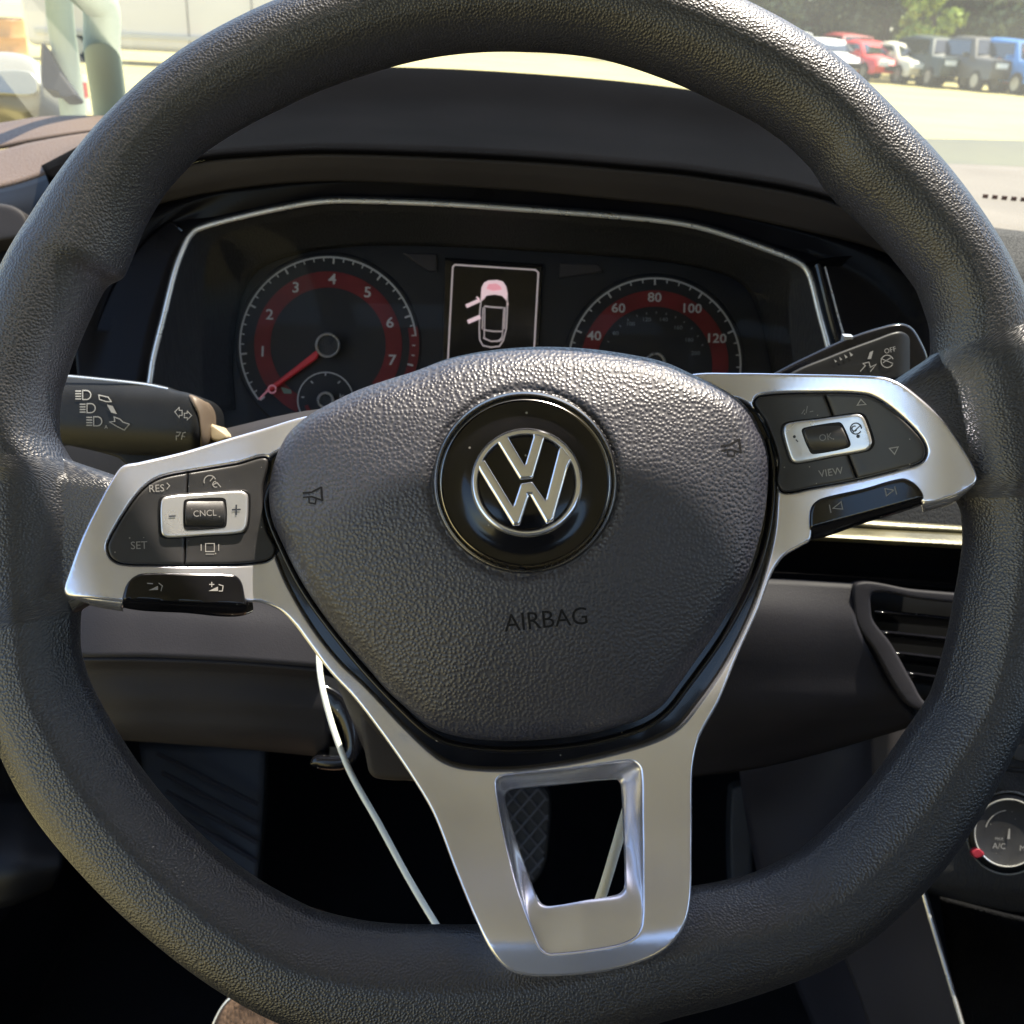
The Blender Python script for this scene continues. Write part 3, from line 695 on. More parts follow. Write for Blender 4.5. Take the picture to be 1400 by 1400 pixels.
sculpt('tilt_lever', [(425,930),(470,950),(488,1000),(486,1040),(470,1052),(440,1052),(424,1045),(430,1034),(470,1030),(465,990),(440,960)], .55, M['gloss'], colm, r=8, thick=.02, step=8)
sculpt('sunlit_shroud_edge', [(288,600),(289,580),(296,584),(312,597),(300,603)], .445, M['cream'], colm, r=3, thick=.02, step=5)  # pale piece with the sunlit look painted into its colour

stl = thing('turn_signal_stalk', 'black turn signal and headlight stalk behind the left side of the steering wheel', 'stalk', W(180, 570, .44), group='stalks on the steering column')
sl_out = [(40,508),(86,511),(140,516),(201,523),(227,528),(238,533),(257,537),(277,545),(288,557),(291,571),(289,600),(284,620),(246,622),(171,621),(110,612),(80,606),(40,600)]
def sl_d(P):
    P = np.asarray(P, float); yc = 562+(P[:, 0]-80)*.06
    return .440-.0003*(P[:, 0]-80)/10+.010*np.clip(np.abs(P[:, 1]-yc)/52, 0, 1.3)**3+.014*np.clip((P[:, 0]-262)/28, 0, 1.2)**2
sb = sculpt('stalk_body', sl_out, sl_d, M['stalk'], stl, r=6, k=1., thick=.018, step=5)
tube_px([(40,512,.443),(86,514,.443),(140,519,.4425),(201,526,.442),(230,532,.4405)], 1.7, M['chrome_satin'], 'edge_highlight', stl, n=8)  # silver line stands in for the highlight along the top edge
sculpt('end_cap', [(258,540),(277,547),(287,558),(290,572),(288,600),(283,612),(275,612),(274,590),(270,565)], lambda P: sl_d(P)-.0012, M['tip_glare'], stl, r=4, thick=.006, step=4)
sculpt('stalk_underside', [(76,604),(120,606),(175,612),(250,618),(240,640),(180,640),(160,625)], .452, M['black'], stl, r=4, thick=.015, step=10)
k = Ink()
def lampicon(x, y, fill=4):
    k.arc(x+4, y, 6.2, -90, 90, 1.5, 12); k.line([(x+4, y-6.2), (x-1, y-6.2), (x-1, y+6.2), (x+4, y+6.2)], 1.5)
    for i in range(fill): k.line([(x-11, y-5.4+i*3.6), (x-3, y-5.4+i*3.6)], 1.7)
lampicon(114, 540); lampicon(120, 558); lampicon(129, 576)
k.text('A', 145, 584, 7)
k.line([(135,540),(148,543),(152,549),(145,549),(136,546)], 1.4, closed=True); k.poly([(146,553),(154,555),(160,566),(152,564)])
k.line([(156,570),(164,573),(168,577),(177,580),(170,588),(160,583),(150,577),(157,576)], 1.4, closed=True)
k.line([(239,563),(245,557),(245,561),(249,561),(249,568),(245,568),(245,571)], 1.2, closed=True); k.line([(262,568),(256,562),(256,565),(252,565),(252,571),(256,571),(256,574)], 1.2, closed=True)
k.line([(241,591),(247,591),(244,596),(241,596),(241,602)], 1.4); k.line([(254,591),(250,592),(248,601)], 1.4); k.line([(248,596),(253,597)], 1.2)
k.build('symbols', sl_d, M['print'], stl, lift=.0006)
str_ = thing('wiper_stalk', 'black wiper stalk with sunlit tip sticking up behind the right silver spoke', 'stalk', W(1180, 490, .44), group='stalks on the steering column')
sr_out = [(1050,516),(1060,509),(1101,488),(1156,463),(1204,447),(1232,442),(1247,448),(1259,466),(1268,488),(1266,500),(1240,520),(1150,540),(1060,535)]
sculpt('stalk_body', sr_out, .443, M['gloss'], str_, r=5, thick=.018, step=6)
sr_in = [(1077,513),(1136,486),(1197,463),(1228,453),(1243,459),(1252,474),(1257,492),(1254,502),(1235,516),(1150,534),(1085,528)]
def sr_d(P):
    P = np.asarray(P, float); return .4405+.007*np.clip((P[:, 0]-1225)/32, 0, 1.2)**2
sculpt('stalk_face', sr_in, sr_d, M['stalk'], str_, r=4, thick=.006, step=5)
k = Ink(); 
for i in range(4): k.poly([(0, 2.6+i*.3), (0, -2.-i*.5), (3+i*.3, 2.2)], 1141+i*7, 493-i*2.9, 18)
k.text('OFF', 1217, 479, 9.5, 14); k.poly([(0, 0), (4, -9), (9, -11), (5, 0)], 1186, 491, 5)
k.arc(1213, 494, 8.5, 20, 330, 1.3, 18); k.line([(1207,496),(1218,489)], 1.2); k.line([(1204,490),(1221,497)], 1.1); k.line([(1176,508),(1183,500),(1180,497),(1188,495),(1190,502),(1198,498),(1190,508)], 1.3)
k.build('symbols', sr_d, M['print'], str_, lift=.0005)
mb = MB(); mb.box(W(1158, 463, .445), (.004, .004, .003)); mb.build('stalk_nib', M['chrome_satin'], str_)

# ================================================================== INSTRUMENT CLUSTER
clu = thing('instrument_cluster', 'instrument cluster with red-banded dials and a dark screen inside a thin bright outline', 'instrument cluster', W(660, 450, .62))
DC = .66
bez = [(196,560),(205,522),(210,490),(225,430),(240,370),(252,338),(260,323),(272,313),(330,297),(400,282),(440,276),(480,275),(600,279),(720,287),(850,297),(930,306),(980,318),(1050,342),(1085,356),(1100,366),(1108,382),(1120,430),(1132,475),(1142,530)]
tube_px([(x, y, .600) for x, y in bez], 3.4, M['chrome_satin'], 'bezel_line', clu, n=12, per=6)
face = [(322,560),(318,500),(325,430),(340,385),(365,362),(420,345),(500,336),(600,337),(720,343),(850,352),(930,361),(985,374),(1018,392),(1035,425),(1050,480),(1060,540)]
def dp(pts, d): return [(x, y, d) for x, y in pts]
sheet('bezel_wall', [dp(bez, .600), dp([(x*.6+x2*.4, y*.6+y2*.4) for (x, y), (x2, y2) in zip(resample(bez, 30), resample(face, 30))], .625), dp(face, DC-.002)], M['cluster_wall'] if 'cluster_wall' in M else M['dash'], clu, n=120, mm=6)
sculpt('dial_plate', [(300,600),(310,430),(335,370),(420,338),(500,328),(850,345),(985,366),(1030,390),(1050,430),(1075,600),(900,680),(500,680)], DC, M['dial'], clu, r=2, thick=.01, step=40, bstep=10)
def gauge(cx, cy, r, name, majors, per, n0, n1, a0, a1, numtxt, numr, numsz, needle_to, red_arcs, lab):
    g = sculpt(name, [(cx+(r+7)*math.cos(2*PI*i/48), cy-(r+7)*math.sin(2*PI*i/48)) for i in range(48)], DC-.0012, M['dial'], clu, r=3, thick=.001, step=20, label=lab)
    kr = Ink()
    for (rr, w, b0, b1) in red_arcs: kr.arc(cx, cy, rr, b0, b1, w, 60)
    kr.build('red_band', DC-.0014, M['dialred'], g)
    kw = Ink(); kw.arc(cx, cy, r, a0, a1, 2.3, 90)
    for j in range(majors):
        a = math.radians(n0+(n1)*j)
        for q in range(per):
            aa = a+math.radians(n1)*q/per
            if q and j == majors-1 and name == 'tachometer' and q > 2: continue
            if math.degrees(aa) < -20: continue
            l = 8 if q == 0 else 4.6
            kw.line([((cx+(r-1)*math.cos(aa)), cy-(r-1)*math.sin(aa)), (cx+(r-1-l)*math.cos(aa), cy-(r-1-l)*math.sin(aa))], 2.4 if q == 0 else 1.6)
    for s, a in numtxt:
        aa = math.radians(a); kw.text(s, cx+numr*math.cos(aa), cy-numr*math.sin(aa), numsz, -2, 1.1, .25)
    kw.build('scale', DC-.0016, M['dial_print'], g)
    return g
tach = gauge(448.5, 472, 120.5, 'tachometer', 8, 5, 219, -33.2, 218, 6, [(str(i), 219-33.2*i) for i in range(1, 8)], 90, 20, None, [(90, 22, 245, -40), (118, 13, 12, -40)], None)
spd = gauge(895, 498, 117.5, 'speedometer', 8, 4, 190, -33.4, 190, -10, [('40', 155), ('60', 123), ('80', 90), ('100', 56.5), ('120', 22.6)], 91, 17.5, None, [(90, 22, 195, -20)], None)
k = Ink()
for x, y, s in ((842,456,'80'),(862,443,'100'),(884,437,'120'),(907,437,'140'),(927,448,'160'),(942,465,'180'),(951,483,'200')): k.text(s, x, y, 7.5, 0, 1.1)
for j in range(14):
    a = math.radians(165-11*j); k.line([(895+72*math.cos(a), 498-72*math.sin(a)), (895+69*math.cos(a), 498-69*math.sin(a))], 1.1)
k.build('inner_scale', DC-.0018, mat('dial_print_dim', (.15, .17, .2), .5), spd)
def hubring(cx, cy, r, g):
    v, f = lathe([(r-2.6, DC-.009), (r-2.2, DC-.0105), (r-1, DC-.011), (r, DC-.0105), (r+.6, DC-.008), (r+.8, DC-.002)], 48, cx, cy, 1.); obj('hub_ring', v, f, M['chrome_satin'], g)
    v, f = lathe([(.01, DC-.0095), (r-3, DC-.0092), (r-2.4, DC-.0085)], 48, cx, cy, 1.); obj('hub_cap', v, f, M['dash'], g)
hubring(448, 472, 16.5, tach); hubring(896, 496, 13.5, spd)
v, f = plate([(436,480),(433,490),(368,536),(362,534),(434,478)], DC-.006, r=1.6, thick=.002, step=4, poly=True); obj('needle', v, f, M['needle'], tach)
k = Ink(); k.line([(366,534),(354,546)], 2.4); k.arc(372, 532, 5.2, 0, 350, 2.2, 20); k.build('needle_tip', DC-.0075, mat('needle_pink', (.55, .2, .24), .4, emit=.08), tach)
k = Ink(); k.poly([(384,529),(398,533),(399,538),(388,538)]); k.build('indicator_lamp', DC-.002, mat('green_lens', (.10, .16, .13), .4), tach)
sg = sculpt('fuel_gauge', [(445+38*math.cos(2*PI*i/40), 547-38*math.sin(2*PI*i/40)) for i in range(40)], DC-.003, M['dial'], clu, r=3, thick=.002, step=12)
k = Ink(); k.arc(445, 547, 38, 0, 360, 1.5, 60); k.line([(445,510),(445,514)], 1.6); k.line([(425,521),(428,524)], 1.6); k.line([(465,521),(462,524)], 1.6); k.line([(412,543),(416,543)], 1.6); k.line([(465,538),(465,543),(470,540)], 1.2); k.build('scale', DC-.0035, M['dial_print'], sg)
k = Ink(); k.arc(445, 547, 27, 195, 215, 5); k.build('red_band', DC-.0034, M['dialred'], sg)
hubring(445, 547, 11, sg)
# screen
scr = sculpt('display', [(608,352),(742,361),(735,520),(603,520)], DC-.003, M['lcd'], clu, r=1.5, thick=.002, step=20, poly=True)
k = Ink(); k.line([(612,500),(619,365),(622,362),(732,369),(736,373),(729,500)], 2.2)
k.build('screen_border', DC-.0034, M['lcd_line'], scr)
def zs(p): return [(590+x/6.667, 330+y/6.667) for x, y in p]
k = Ink(); k.line(zs([(455,500),(440,640),(435,800),(440,900),(470,950),(540,965),(620,955),(655,900),(680,800),(690,640),(690,500)]), 1.8)
k.line(zs([(485,600),(480,880),(540,910),(610,905),(645,870),(660,600)]), 1.4); k.line(zs([(480,590),(560,600),(650,605)]), 2.2); k.line(zs([(470,805),(560,820),(650,820)]), 1.8)
k.line(zs([(470,880),(540,912),(620,910),(650,885)]), 1.5)
k.line(zs([(470,600),(462,800)]), 1.6); k.line(zs([(672,600),(662,800)]), 1.6)
k.build('car_outline', DC-.0036, M['lcd_line'], scr)
k = Ink(); k.poly(zs([(450,480),(455,420),(480,375),(520,355),(600,352),(650,365),(680,410),(695,480),(680,540),(665,520),(640,495),(570,485),(500,495),(480,525),(455,545)]))
k.line(zs([(315,592),(440,535)]), 5.2); k.line(zs([(330,735),(445,685)]), 5.6); k.line(zs([(410,505),(435,530)]), 2.4); k.line(zs([(690,570),(702,575)]), 2.4)
k.build('car_bonnet_and_doors', DC-.0038, M['lcd_pink'], scr)
k = Ink(); k.poly(zs([(500,430),(520,390),(590,385),(630,410),(640,440),(560,450)])); k.build('bonnet_tint', DC-.004, M['lcd_rose'], scr)
sculpt('indicator_window', [(551,346),(597,347),(597,371),(586,371)], DC-.003, M['dash_mid'], clu, r=1.5, thick=.002, step=8, poly=True)
sculpt('indicator_window', [(765,360),(818,361),(825,371),(765,380)], DC-.003, M['dash_mid'], clu, r=1.5, thick=.002, step=8, poly=True)

lens = sheet('clear_cover', [dp([(300,300),(400,286),(480,279),(600,283),(720,291),(850,301),(975,324),(1095,372)], .612), dp([(240,430),(400,430),(560,430),(700,430),(820,430),(950,430),(1040,430),(1115,440)], .632), dp([(215,600),(400,600),(560,600),(700,600),(820,600),(950,600),(1040,600),(1130,600)], .642)], M['lens'], clu, n=60, mm=8)
lens.modifiers.clear()
# ================================================================== DASHBOARD
dash = thing('dashboard', 'black moulded dashboard with a cowl over the dials behind the steering wheel', 'dashboard', W(700, 400, .75))
def rw(*p): return list(p)
ridge = [(60,232,.70),(180,170,.74),(300,118,.78),(400,100,.80),(500,97,.81),(620,100,.82),(750,108,.82),(870,119,.81),(985,135,.80),(1100,160,.78),(1220,205,.74),(1335,298,.68)]
mid   = [(70,262,.68),(190,215,.70),(300,170,.72),(400,152,.735),(500,148,.74),(620,151,.745),(750,158,.745),(870,168,.74),(985,184,.73),(1100,208,.71),(1210,255,.69),(1300,330,.655)]
edgeB = [(80,300,.568),(180,250,.568),(270,221,.568),(360,213,.568),(450,210,.568),(620,215,.568),(750,222,.568),(870,232,.568),(950,240,.568),(1120,270,.568),(1210,310,.568),(1290,360,.568)]
over  = [(x, y-14, .85) for x, y, d in ridge]
back = [(x, y+60, .90) for x, y, d in ridge]
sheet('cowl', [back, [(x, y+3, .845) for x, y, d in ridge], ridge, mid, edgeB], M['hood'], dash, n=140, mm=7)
eb2 = [(x, y+3, .572) for x, y, d in edgeB]
edgeC = [(90,345,.592),(180,296,.592),(230,276,.592),(340,256,.592),(450,248,.592),(620,255,.592),(750,264,.592),(870,276,.592),(950,285,.592),(1110,318,.592),(1210,346,.592),(1290,392,.592)]
sheet('cowl_lip', [eb2, [(x, (y+y2)/2, .580) for (x, y, _), (_, y2, _) in zip(eb2, edgeC)], edgeC], M['dash_mid'], dash, n=140, mm=5)
bezo = [(110,560),(118,520),(130,460),(150,400),(180,340),(225,303),(272,300),(330,288),(400,274),(440,268),(480,267),(600,271),(720,279),(850,289),(930,298),(985,309),(1055,333),(1120,350),(1180,380),(1230,420),(1262,480),(1270,540)]
sheet('gloss_surround', [[(x, y-3, .598) for x, y, _ in edgeC], [(x, y, .603) for x, y in resample(bezo, 30)], [(x, y, .601) for x, y in resample(bez, 30)]], M['surround'], dash, n=140, mm=4, smooth_rows=False)
# side pieces of the cluster surround
sheet('side_panel', [dp([(60,290),(190,296),(262,320)], .608), dp([(60,400),(150,400),(236,380)], .609), dp([(60,520),(125,515),(208,500)], .61), dp([(60,660),(150,650),(230,640)], .60)], M['hood'], dash, n=30, mm=6)
sheet('side_panel', [dp([(1095,362),(1180,350),(1300,380)], .600), dp([(1112,400),(1200,400),(1300,420)], .61), dp([(1128,470),(1200,470),(1310,480)], .61), dp([(1150,620),(1200,620),(1330,620)], .60)], M['hood'], dash, n=30, mm=6)
tube_px([(1128,365,.59),(1136,395,.588),(1148,440,.587),(1157,470,.586)], 1.3, M['chrome_satin'], 'seam_highlight', dash, n=8)  # silver tube drawn in as the seam's gloss highlight
tube_px([(1118,362,.588),(1126,395,.586),(1140,450,.585),(1150,480,.584)], 4, M['gloss'], 'gloss_edge', dash, n=8)
tube_px([(235,304,.60),(245,312,.598),(250,316,.598)], 2, M['gloss'], 'clip', dash, n=8)
# right dash top
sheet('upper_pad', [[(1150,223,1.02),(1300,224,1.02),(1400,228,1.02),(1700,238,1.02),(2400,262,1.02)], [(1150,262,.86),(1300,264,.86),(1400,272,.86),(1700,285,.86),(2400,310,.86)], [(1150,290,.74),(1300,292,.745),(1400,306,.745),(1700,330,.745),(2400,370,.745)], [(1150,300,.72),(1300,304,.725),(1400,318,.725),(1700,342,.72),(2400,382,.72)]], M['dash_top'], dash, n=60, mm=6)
sheet('dash_face', [[(1200,298,.722),(1300,304,.722),(1400,316,.722),(1700,342,.718),(2400,380,.718)], [(1200,370,.705),(1300,372,.705),(1400,378,.705),(1700,400,.70),(2400,440,.70)], [(1200,520,.69),(1300,530,.69),(1400,540,.69),(1700,560,.68),(2400,600,.68)], [(1200,760,.68),(1300,770,.68),(1400,790,.68),(1700,800,.67),(2400,800,.67)]], M['dash'], dash, n=60, mm=6)
tube_px([(1380,394,.70),(1400,397,.70),(1460,405,.70)], 2.2, M['chrome_satin'], 'trim_line', dash, n=8)
mb = MB()
for i in range(16):
    p = W(1347+i*13, 269+i*1.1, .848); mb.box(p+Vector((0, 0, .0005)), (.0035, .003, .003))
mb.build('defroster_slots', M['slot'], dash, smooth=False)
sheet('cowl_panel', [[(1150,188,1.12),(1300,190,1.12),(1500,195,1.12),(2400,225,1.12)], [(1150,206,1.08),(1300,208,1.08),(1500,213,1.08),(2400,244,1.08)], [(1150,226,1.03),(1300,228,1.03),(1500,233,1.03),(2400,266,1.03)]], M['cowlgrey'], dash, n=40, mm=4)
# left dash end
sheet('side_cap', [[(-500,250,.95),(-100,182,.95),(0,168,.95),(60,159,.95),(130,158,.95),(220,160,.95)], [(-500,280,.88),(-100,200,.88),(0,184,.88),(60,173,.88),(130,170,.88),(230,172,.88)], [(-500,300,.84),(-100,212,.84),(0,199,.84),(40,191,.84),(130,177,.84),(230,168,.84)]], M['tan'], dash, n=50, mm=5)
sheet('side_pad', [[(-500,306,.83),(-100,218,.83),(0,205,.83),(40,195,.83),(130,180,.83),(230,172,.83)], [(-500,340,.78),(-100,245,.78),(0,230,.78),(50,215,.78),(130,190,.78),(230,180,.78)], [(-500,380,.74),(-100,272,.74),(0,254,.74),(60,236,.74),(130,200,.74),(230,185,.74)]], M['tan_pale'] if 'tan_pale' in M else M['tan'], dash, n=50, mm=5)
sheet('side_face', [[(-500,385,.738),(-100,276,.738),(0,258,.738),(60,240,.738),(130,205,.738),(230,190,.738)], [(-500,420,.72),(-100,300,.72),(0,290,.72),(60,280,.72),(130,240,.71),(230,260,.70)], [(-500,600,.70),(-100,600,.70),(0,600,.70),(60,600,.69),(130,560,.64),(230,540,.62)]], M['black'], dash, n=50, mm=5)
sculpt('vent_wing', [(-60,278),(-20,277),(15,281),(33,292),(39,310),(34,322),(0,330),(-60,334)], .69, M['dash_mid'], dash, r=6, thick=.02, step=8)
tube_px([(-60,362,.69),(0,371,.69),(30,378,.69)], 2.2, M['chrome_satin'], 'vent_line', dash, n=8)
# lower dash, left
sheet('knee_panel', [[(-60,640,.60),(85,632,.56),(170,640,.55),(300,690,.55),(430,720,.55)], [(-60,780,.58),(104,790,.548),(200,800,.545),(330,810,.545),(440,820,.545)], [(-60,835,.575),(104,846,.540),(200,846,.537),(330,852,.537),(440,862,.54)], [(-60,890,.57),(107,898,.534),(200,898,.531),(330,904,.532),(440,912,.535)]], M['dash_low'], dash, n=60, mm=7)
sheet('lower_knee_panel', [[(-60,896,.57),(107,902,.5345),(200,903,.5315),(330,908,.533),(440,918,.536)], [(-60,912,.575),(107,916,.541),(200,917,.538),(330,922,.54),(440,930,.545)], [(-60,960,.58),(150,968,.545),(250,970,.544),(350,975,.545),(450,982,.55)], [(-60,1002,.60),(160,1008,.566),(250,1014,.565),(350,1020,.565),(450,1030,.57)], [(-60,1004,.64),(160,1012,.62),(250,1018,.62),(350,1026,.62),(450,1036,.62)]], M['dash_low'], dash, n=60, mm=6)
sheet('spoke_backdrop', [[(70,600,.55),(120,602,.545),(170,612,.54)], [(75,620,.55),(120,625,.545),(180,640,.54)], [(80,660,.55),(130,660,.545),(200,670,.54)]], M['dash_mid'], dash, n=10, mm=4)
# lower dash, right
sheet('decor_strip', [[(1120,704,.60),(1200,711,.60),(1320,719,.60),(1500,732,.60)], [(1120,712,.597),(1200,720,.597),(1320,726,.597),(1500,740,.597)]], M['trimstrip'], dash, n=30, mm=3)
sheet('decor_groove', [[(1120,712,.602),(1200,720,.602),(1320,726,.602),(1500,740,.602)], [(1120,716,.602),(1200,724,.602),(1320,730,.602),(1500,744,.602)]], M['black'], dash, n=30, mm=3)
sheet('decor_strip', [[(1060,716,.596),(1130,720,.596),(1200,724,.596),(1320,730,.596),(1500,744,.596)], [(1060,730,.588),(1130,734,.588),(1200,738,.588),(1320,745,.588),(1500,760,.588)], [(1060,736,.592),(1130,740,.592),(1200,744,.592),(1320,751,.592),(1500,766,.592)]], M['trimstrip'], dash, n=30, mm=5)
sheet('under_strip_face', [[(900,734,.60),(1060,737,.60),(1200,745,.60),(1320,752,.60),(1500,767,.60)], [(900,765,.61),(1060,770,.61),(1200,778,.61),(1320,786,.61),(1500,800,.61)], [(900,783,.60),(1060,788,.60),(1170,794,.60),(1320,806,.60),(1500,822,.60)]], M['hood'], dash, n=40, mm=5)
sheet('centre_knee_panel', [[(880,786,.594),(1060,791,.594),(1168,797,.594)], [(880,840,.585),(1060,844,.585),(1172,852,.588)], [(880,920,.59),(1060,925,.59),(1210,925,.594)], [(880,985,.60),(1080,982,.60),(1240,968,.60)], [(880,1035,.63),(1060,1020,.63),(1250,985,.62)], [(880,1070,.68),(1050,1048,.68),(1255,992,.66)]], M['dash_low'], dash, n=50, mm=6)
vent = thing('air_vent', 'black slatted air vent in the lower dashboard inside the right side of the rim', 'air vent', W(1250, 880, .60))
vo = [(1172,797),(1250,806),(1330,813),(1460,826),(1460,1000),(1330,985),(1250,968),(1228,945),(1195,888),(1175,860),(1168,835)]
vi = [(1194,811),(1260,820),(1330,827),(1440,838),(1440,975),(1330,970),(1268,962),(1246,930),(1218,880),(1196,852),(1191,838)]
sculpt('vent_frame', vo, .588, M['dash_mid2'] if 'dash_mid2' in M else M['dash_low'], vent, holes=[vi], r=4, thick=.02, step=10)
sculpt('vent_duct', [(1180,800),(1450,815),(1450,1000),(1250,975),(1190,880)], .625, M['black'], vent, r=2, thick=.005, step=40, poly=True)
for i in range(4):
    y = 833+i*28; x0 = 1196+[0, 6, 22, 42][i]
    v, f = loft([[(x0, y, .592), (1330, y+13, .592), (1445, y+24, .592)], [(x0, y+4, .5905), (1330, y+17, .5905), (1445, y+28, .5905)], [(x0, y+10, .60), (1330, y+23, .60), (1445, y+34, .60)], [(x0, y+16, .615), (1330, y+29, .615), (1445, y+40, .615)]], n=14, mm=3)
    o = obj('slat', v, f, M['gloss'], vent); md = o.modifiers.new('t', 'SOLIDIFY'); md.thickness = .0015

# centre console & climate
con = thing('centre_console', 'dark centre console side with a bright front edge at the lower right', 'console', W(1250, 1300, .62))
sheet('console_side', [[(1010,1050,.80),(1150,1010,.78),(1200,988,.76),(1236,990,.70)], [(1020,1120,.82),(1120,1130,.79),(1190,1120,.74),(1236,1100,.68)], [(1050,1250,.82),(1140,1250,.76),(1200,1230,.70),(1250,1190,.66)], [(1130,1450,.78),(1190,1450,.72),(1260,1450,.66),(1325,1450,.62)]], M['dash_low'], con, n=24, mm=7)
sheet('console_cheek', [[(1150,1300,.70),(1200,1260,.66),(1258,1205,.62)], [(1180,1380,.68),(1230,1340,.64),(1285,1300,.61)], [(1205,1460,.67),(1260,1440,.63),(1326,1440,.60)]], M['dash_mid'], con, n=24, mm=6)
tube_px([(1256,1200,.618),(1270,1250,.614),(1288,1310,.61),(1312,1390,.604),(1330,1450,.60)], 2.6, M['chrome_satin'], 'console_edge', con, n=8)  # silver tube makes the console edge bright
sheet('console_pillar', [[(1190,985,.70),(1215,982,.69),(1238,985,.69)], [(1192,1060,.70),(1214,1060,.69),(1240,1070,.69)]], M['dash_mid'], con, n=10, mm=6)
sheet('console_well', [[(1285,1230,.70),(1400,1260,.68),(1500,1275,.68)], [(1300,1330,.74),(1400,1340,.74),(1500,1340,.74)], [(1330,1480,.76),(1400,1480,.76),(1500,1480,.76)]], M['carpet'], con, n=16, mm=5)
cli = thing('climate_panel', 'black climate control panel with a silver-ringed rotary knob at the right edge', 'climate control', W(1380, 1140, .60))
sheet('panel_face', [[(1250,960,.625),(1340,985,.62),(1500,1000,.62)], [(1250,1100,.615),(1380,1110,.61),(1500,1120,.61)], [(1240,1200,.61),(1380,1215,.607),(1500,1225,.607)], [(1270,1222,.635),(1380,1246,.635),(1500,1256,.635)]], M['dash2'] if 'dash2' in M else M['dash'], cli, n=24, mm=6)
tube_px([(1330,1040,.612),(1380,1052,.611),(1500,1062,.61)], 3, M['black'], 'seam', cli, n=8)
sculpt('button', [(1386,1018),(1500,1025),(1500,1046),(1390,1040)], .611, M['pod'], cli, r=3, thick=.006, step=8)
kc = (1378.5, 1139)
def lat(prof, m, name, par): v, f = lathe(prof, 72, kc[0], kc[1], 1.); return obj(name, v, f, m, par)
kn = lat([(44.6,.5885),(45.2,.5872),(46.2,.587),(46.8,.5885),(47.2,.5895)], M['chrome_satin'], 'knob', cli)
lat([(.01,.590),(30,.590),(44,.5885)], M['pod'], 'knob_face', kn)
lat([(55.2,.6045),(55.8,.6028),(56.8,.6025),(57.4,.6035),(57.8,.61)], M['chrome_satin'], 'knob_collar', kn)
lat([(47,.5895),(48,.602),(55.5,.6045)], M['black'], 'knob_gap', kn)
k = Ink(); k.poly([(1379.2,1133),(1381,1133),(1380.8,1147),(1377,1147)]); k.text('A/C', 1366, 1157, 11, -3); k.text('MAX', 1366, 1147, 5.5, -3); k.text('M', 1398, 1160, 11, -3); k.arc(1378, 1139, 31, 95, 165, 1.4); k.build('symbols', .5893, M['print'], kn)
sculpt('red_marker', [(1329,1166),(1336,1160),(1341,1162),(1346,1168),(1341,1172),(1333,1173)], .5865, M['red'], kn, r=1.5, thick=.003, step=3)

# ================================================================== FOOTWELL
def solid(name, pts_front, depth_vec, m, parent=None):
    n = len(pts_front); V = [Vector(p) for p in pts_front]+[Vector(p)+depth_vec for p in pts_front]
    fs = [tuple(range(n)), tuple(range(2*n-1, n-1, -1))]+[(i, n+i, n+(i+1) % n, (i+1) % n) for i in range(n)]
    return obj(name, V, fs, m, parent, smooth=False, face_cam=False)
body = thing('car_body', 'shadowy car cabin shell with carpeted footwell, pale roof pillar and dark sills', 'car', Vector((0, .6, 0)))
mb = MB(); mb.box((.35, .55, .32), (1.62, 2.6, .04)); mb.build('floor', M['carpet'], body, smooth=False, face_cam=False)
mb = MB(); mb.box((.35, 1.26, .60), (1.62, .04, .55), Matrix.Rotation(math.radians(-22), 3, 'X')); mb.build('firewall', M['carpet'], body, smooth=False, face_cam=False)
mb = MB(); mb.box((-.47, .95, .58), (.04, .75, .50)); mb.build('kick_panel', M['dash'], body, smooth=False, face_cam=False)
mb = MB(); mb.box((-.47, .1, .40), (.08, 1.4, .14)); mb.build('sill', M['black'], body, smooth=False, face_cam=False)
mb = MB(); mb.box((1.17, .4, .70), (.06, 2.2, .72)); mb.build('passenger_door', M['dash'], body, smooth=False, face_cam=False)
# door pocket shape on the kick side, lower left
sheet('pocket', [[(-80,1090,.80),(20,1085,.79),(80,1100,.80)], [(-80,1180,.74),(20,1180,.735),(85,1180,.75)], [(-80,1250,.74),(10,1240,.74),(70,1215,.76)]], M['black'], body, n=20, mm=5)
sheet('hidden_sun_block', [[(x, y+30, .86) for x, y, d in ridge]+[(1500,330,.80),(2000,360,.80)], [(x, y+52, 1.02) for x, y, d in ridge]+[(1500,300,.95),(2000,330,.95)], [(x-60+x*.1, y+60, 1.5) for x, y, d in ridge]+[(1500,300,1.4),(2000,320,1.4)]], M['black'], body, n=60, mm=4)  # hidden sheet added to keep sun from leaking into the footwell
mb = MB(); mb.box((.35, 1.75, .74), (1.6, 1.3, .16)); mb.build('bonnet', M['paint_car'], body, smooth=False, face_cam=False)
mb = MB(); mb.box((.35, 1.12, .60), (1.66, .03, .62)); mb.build('scuttle', M['black'], body, smooth=False, face_cam=False)
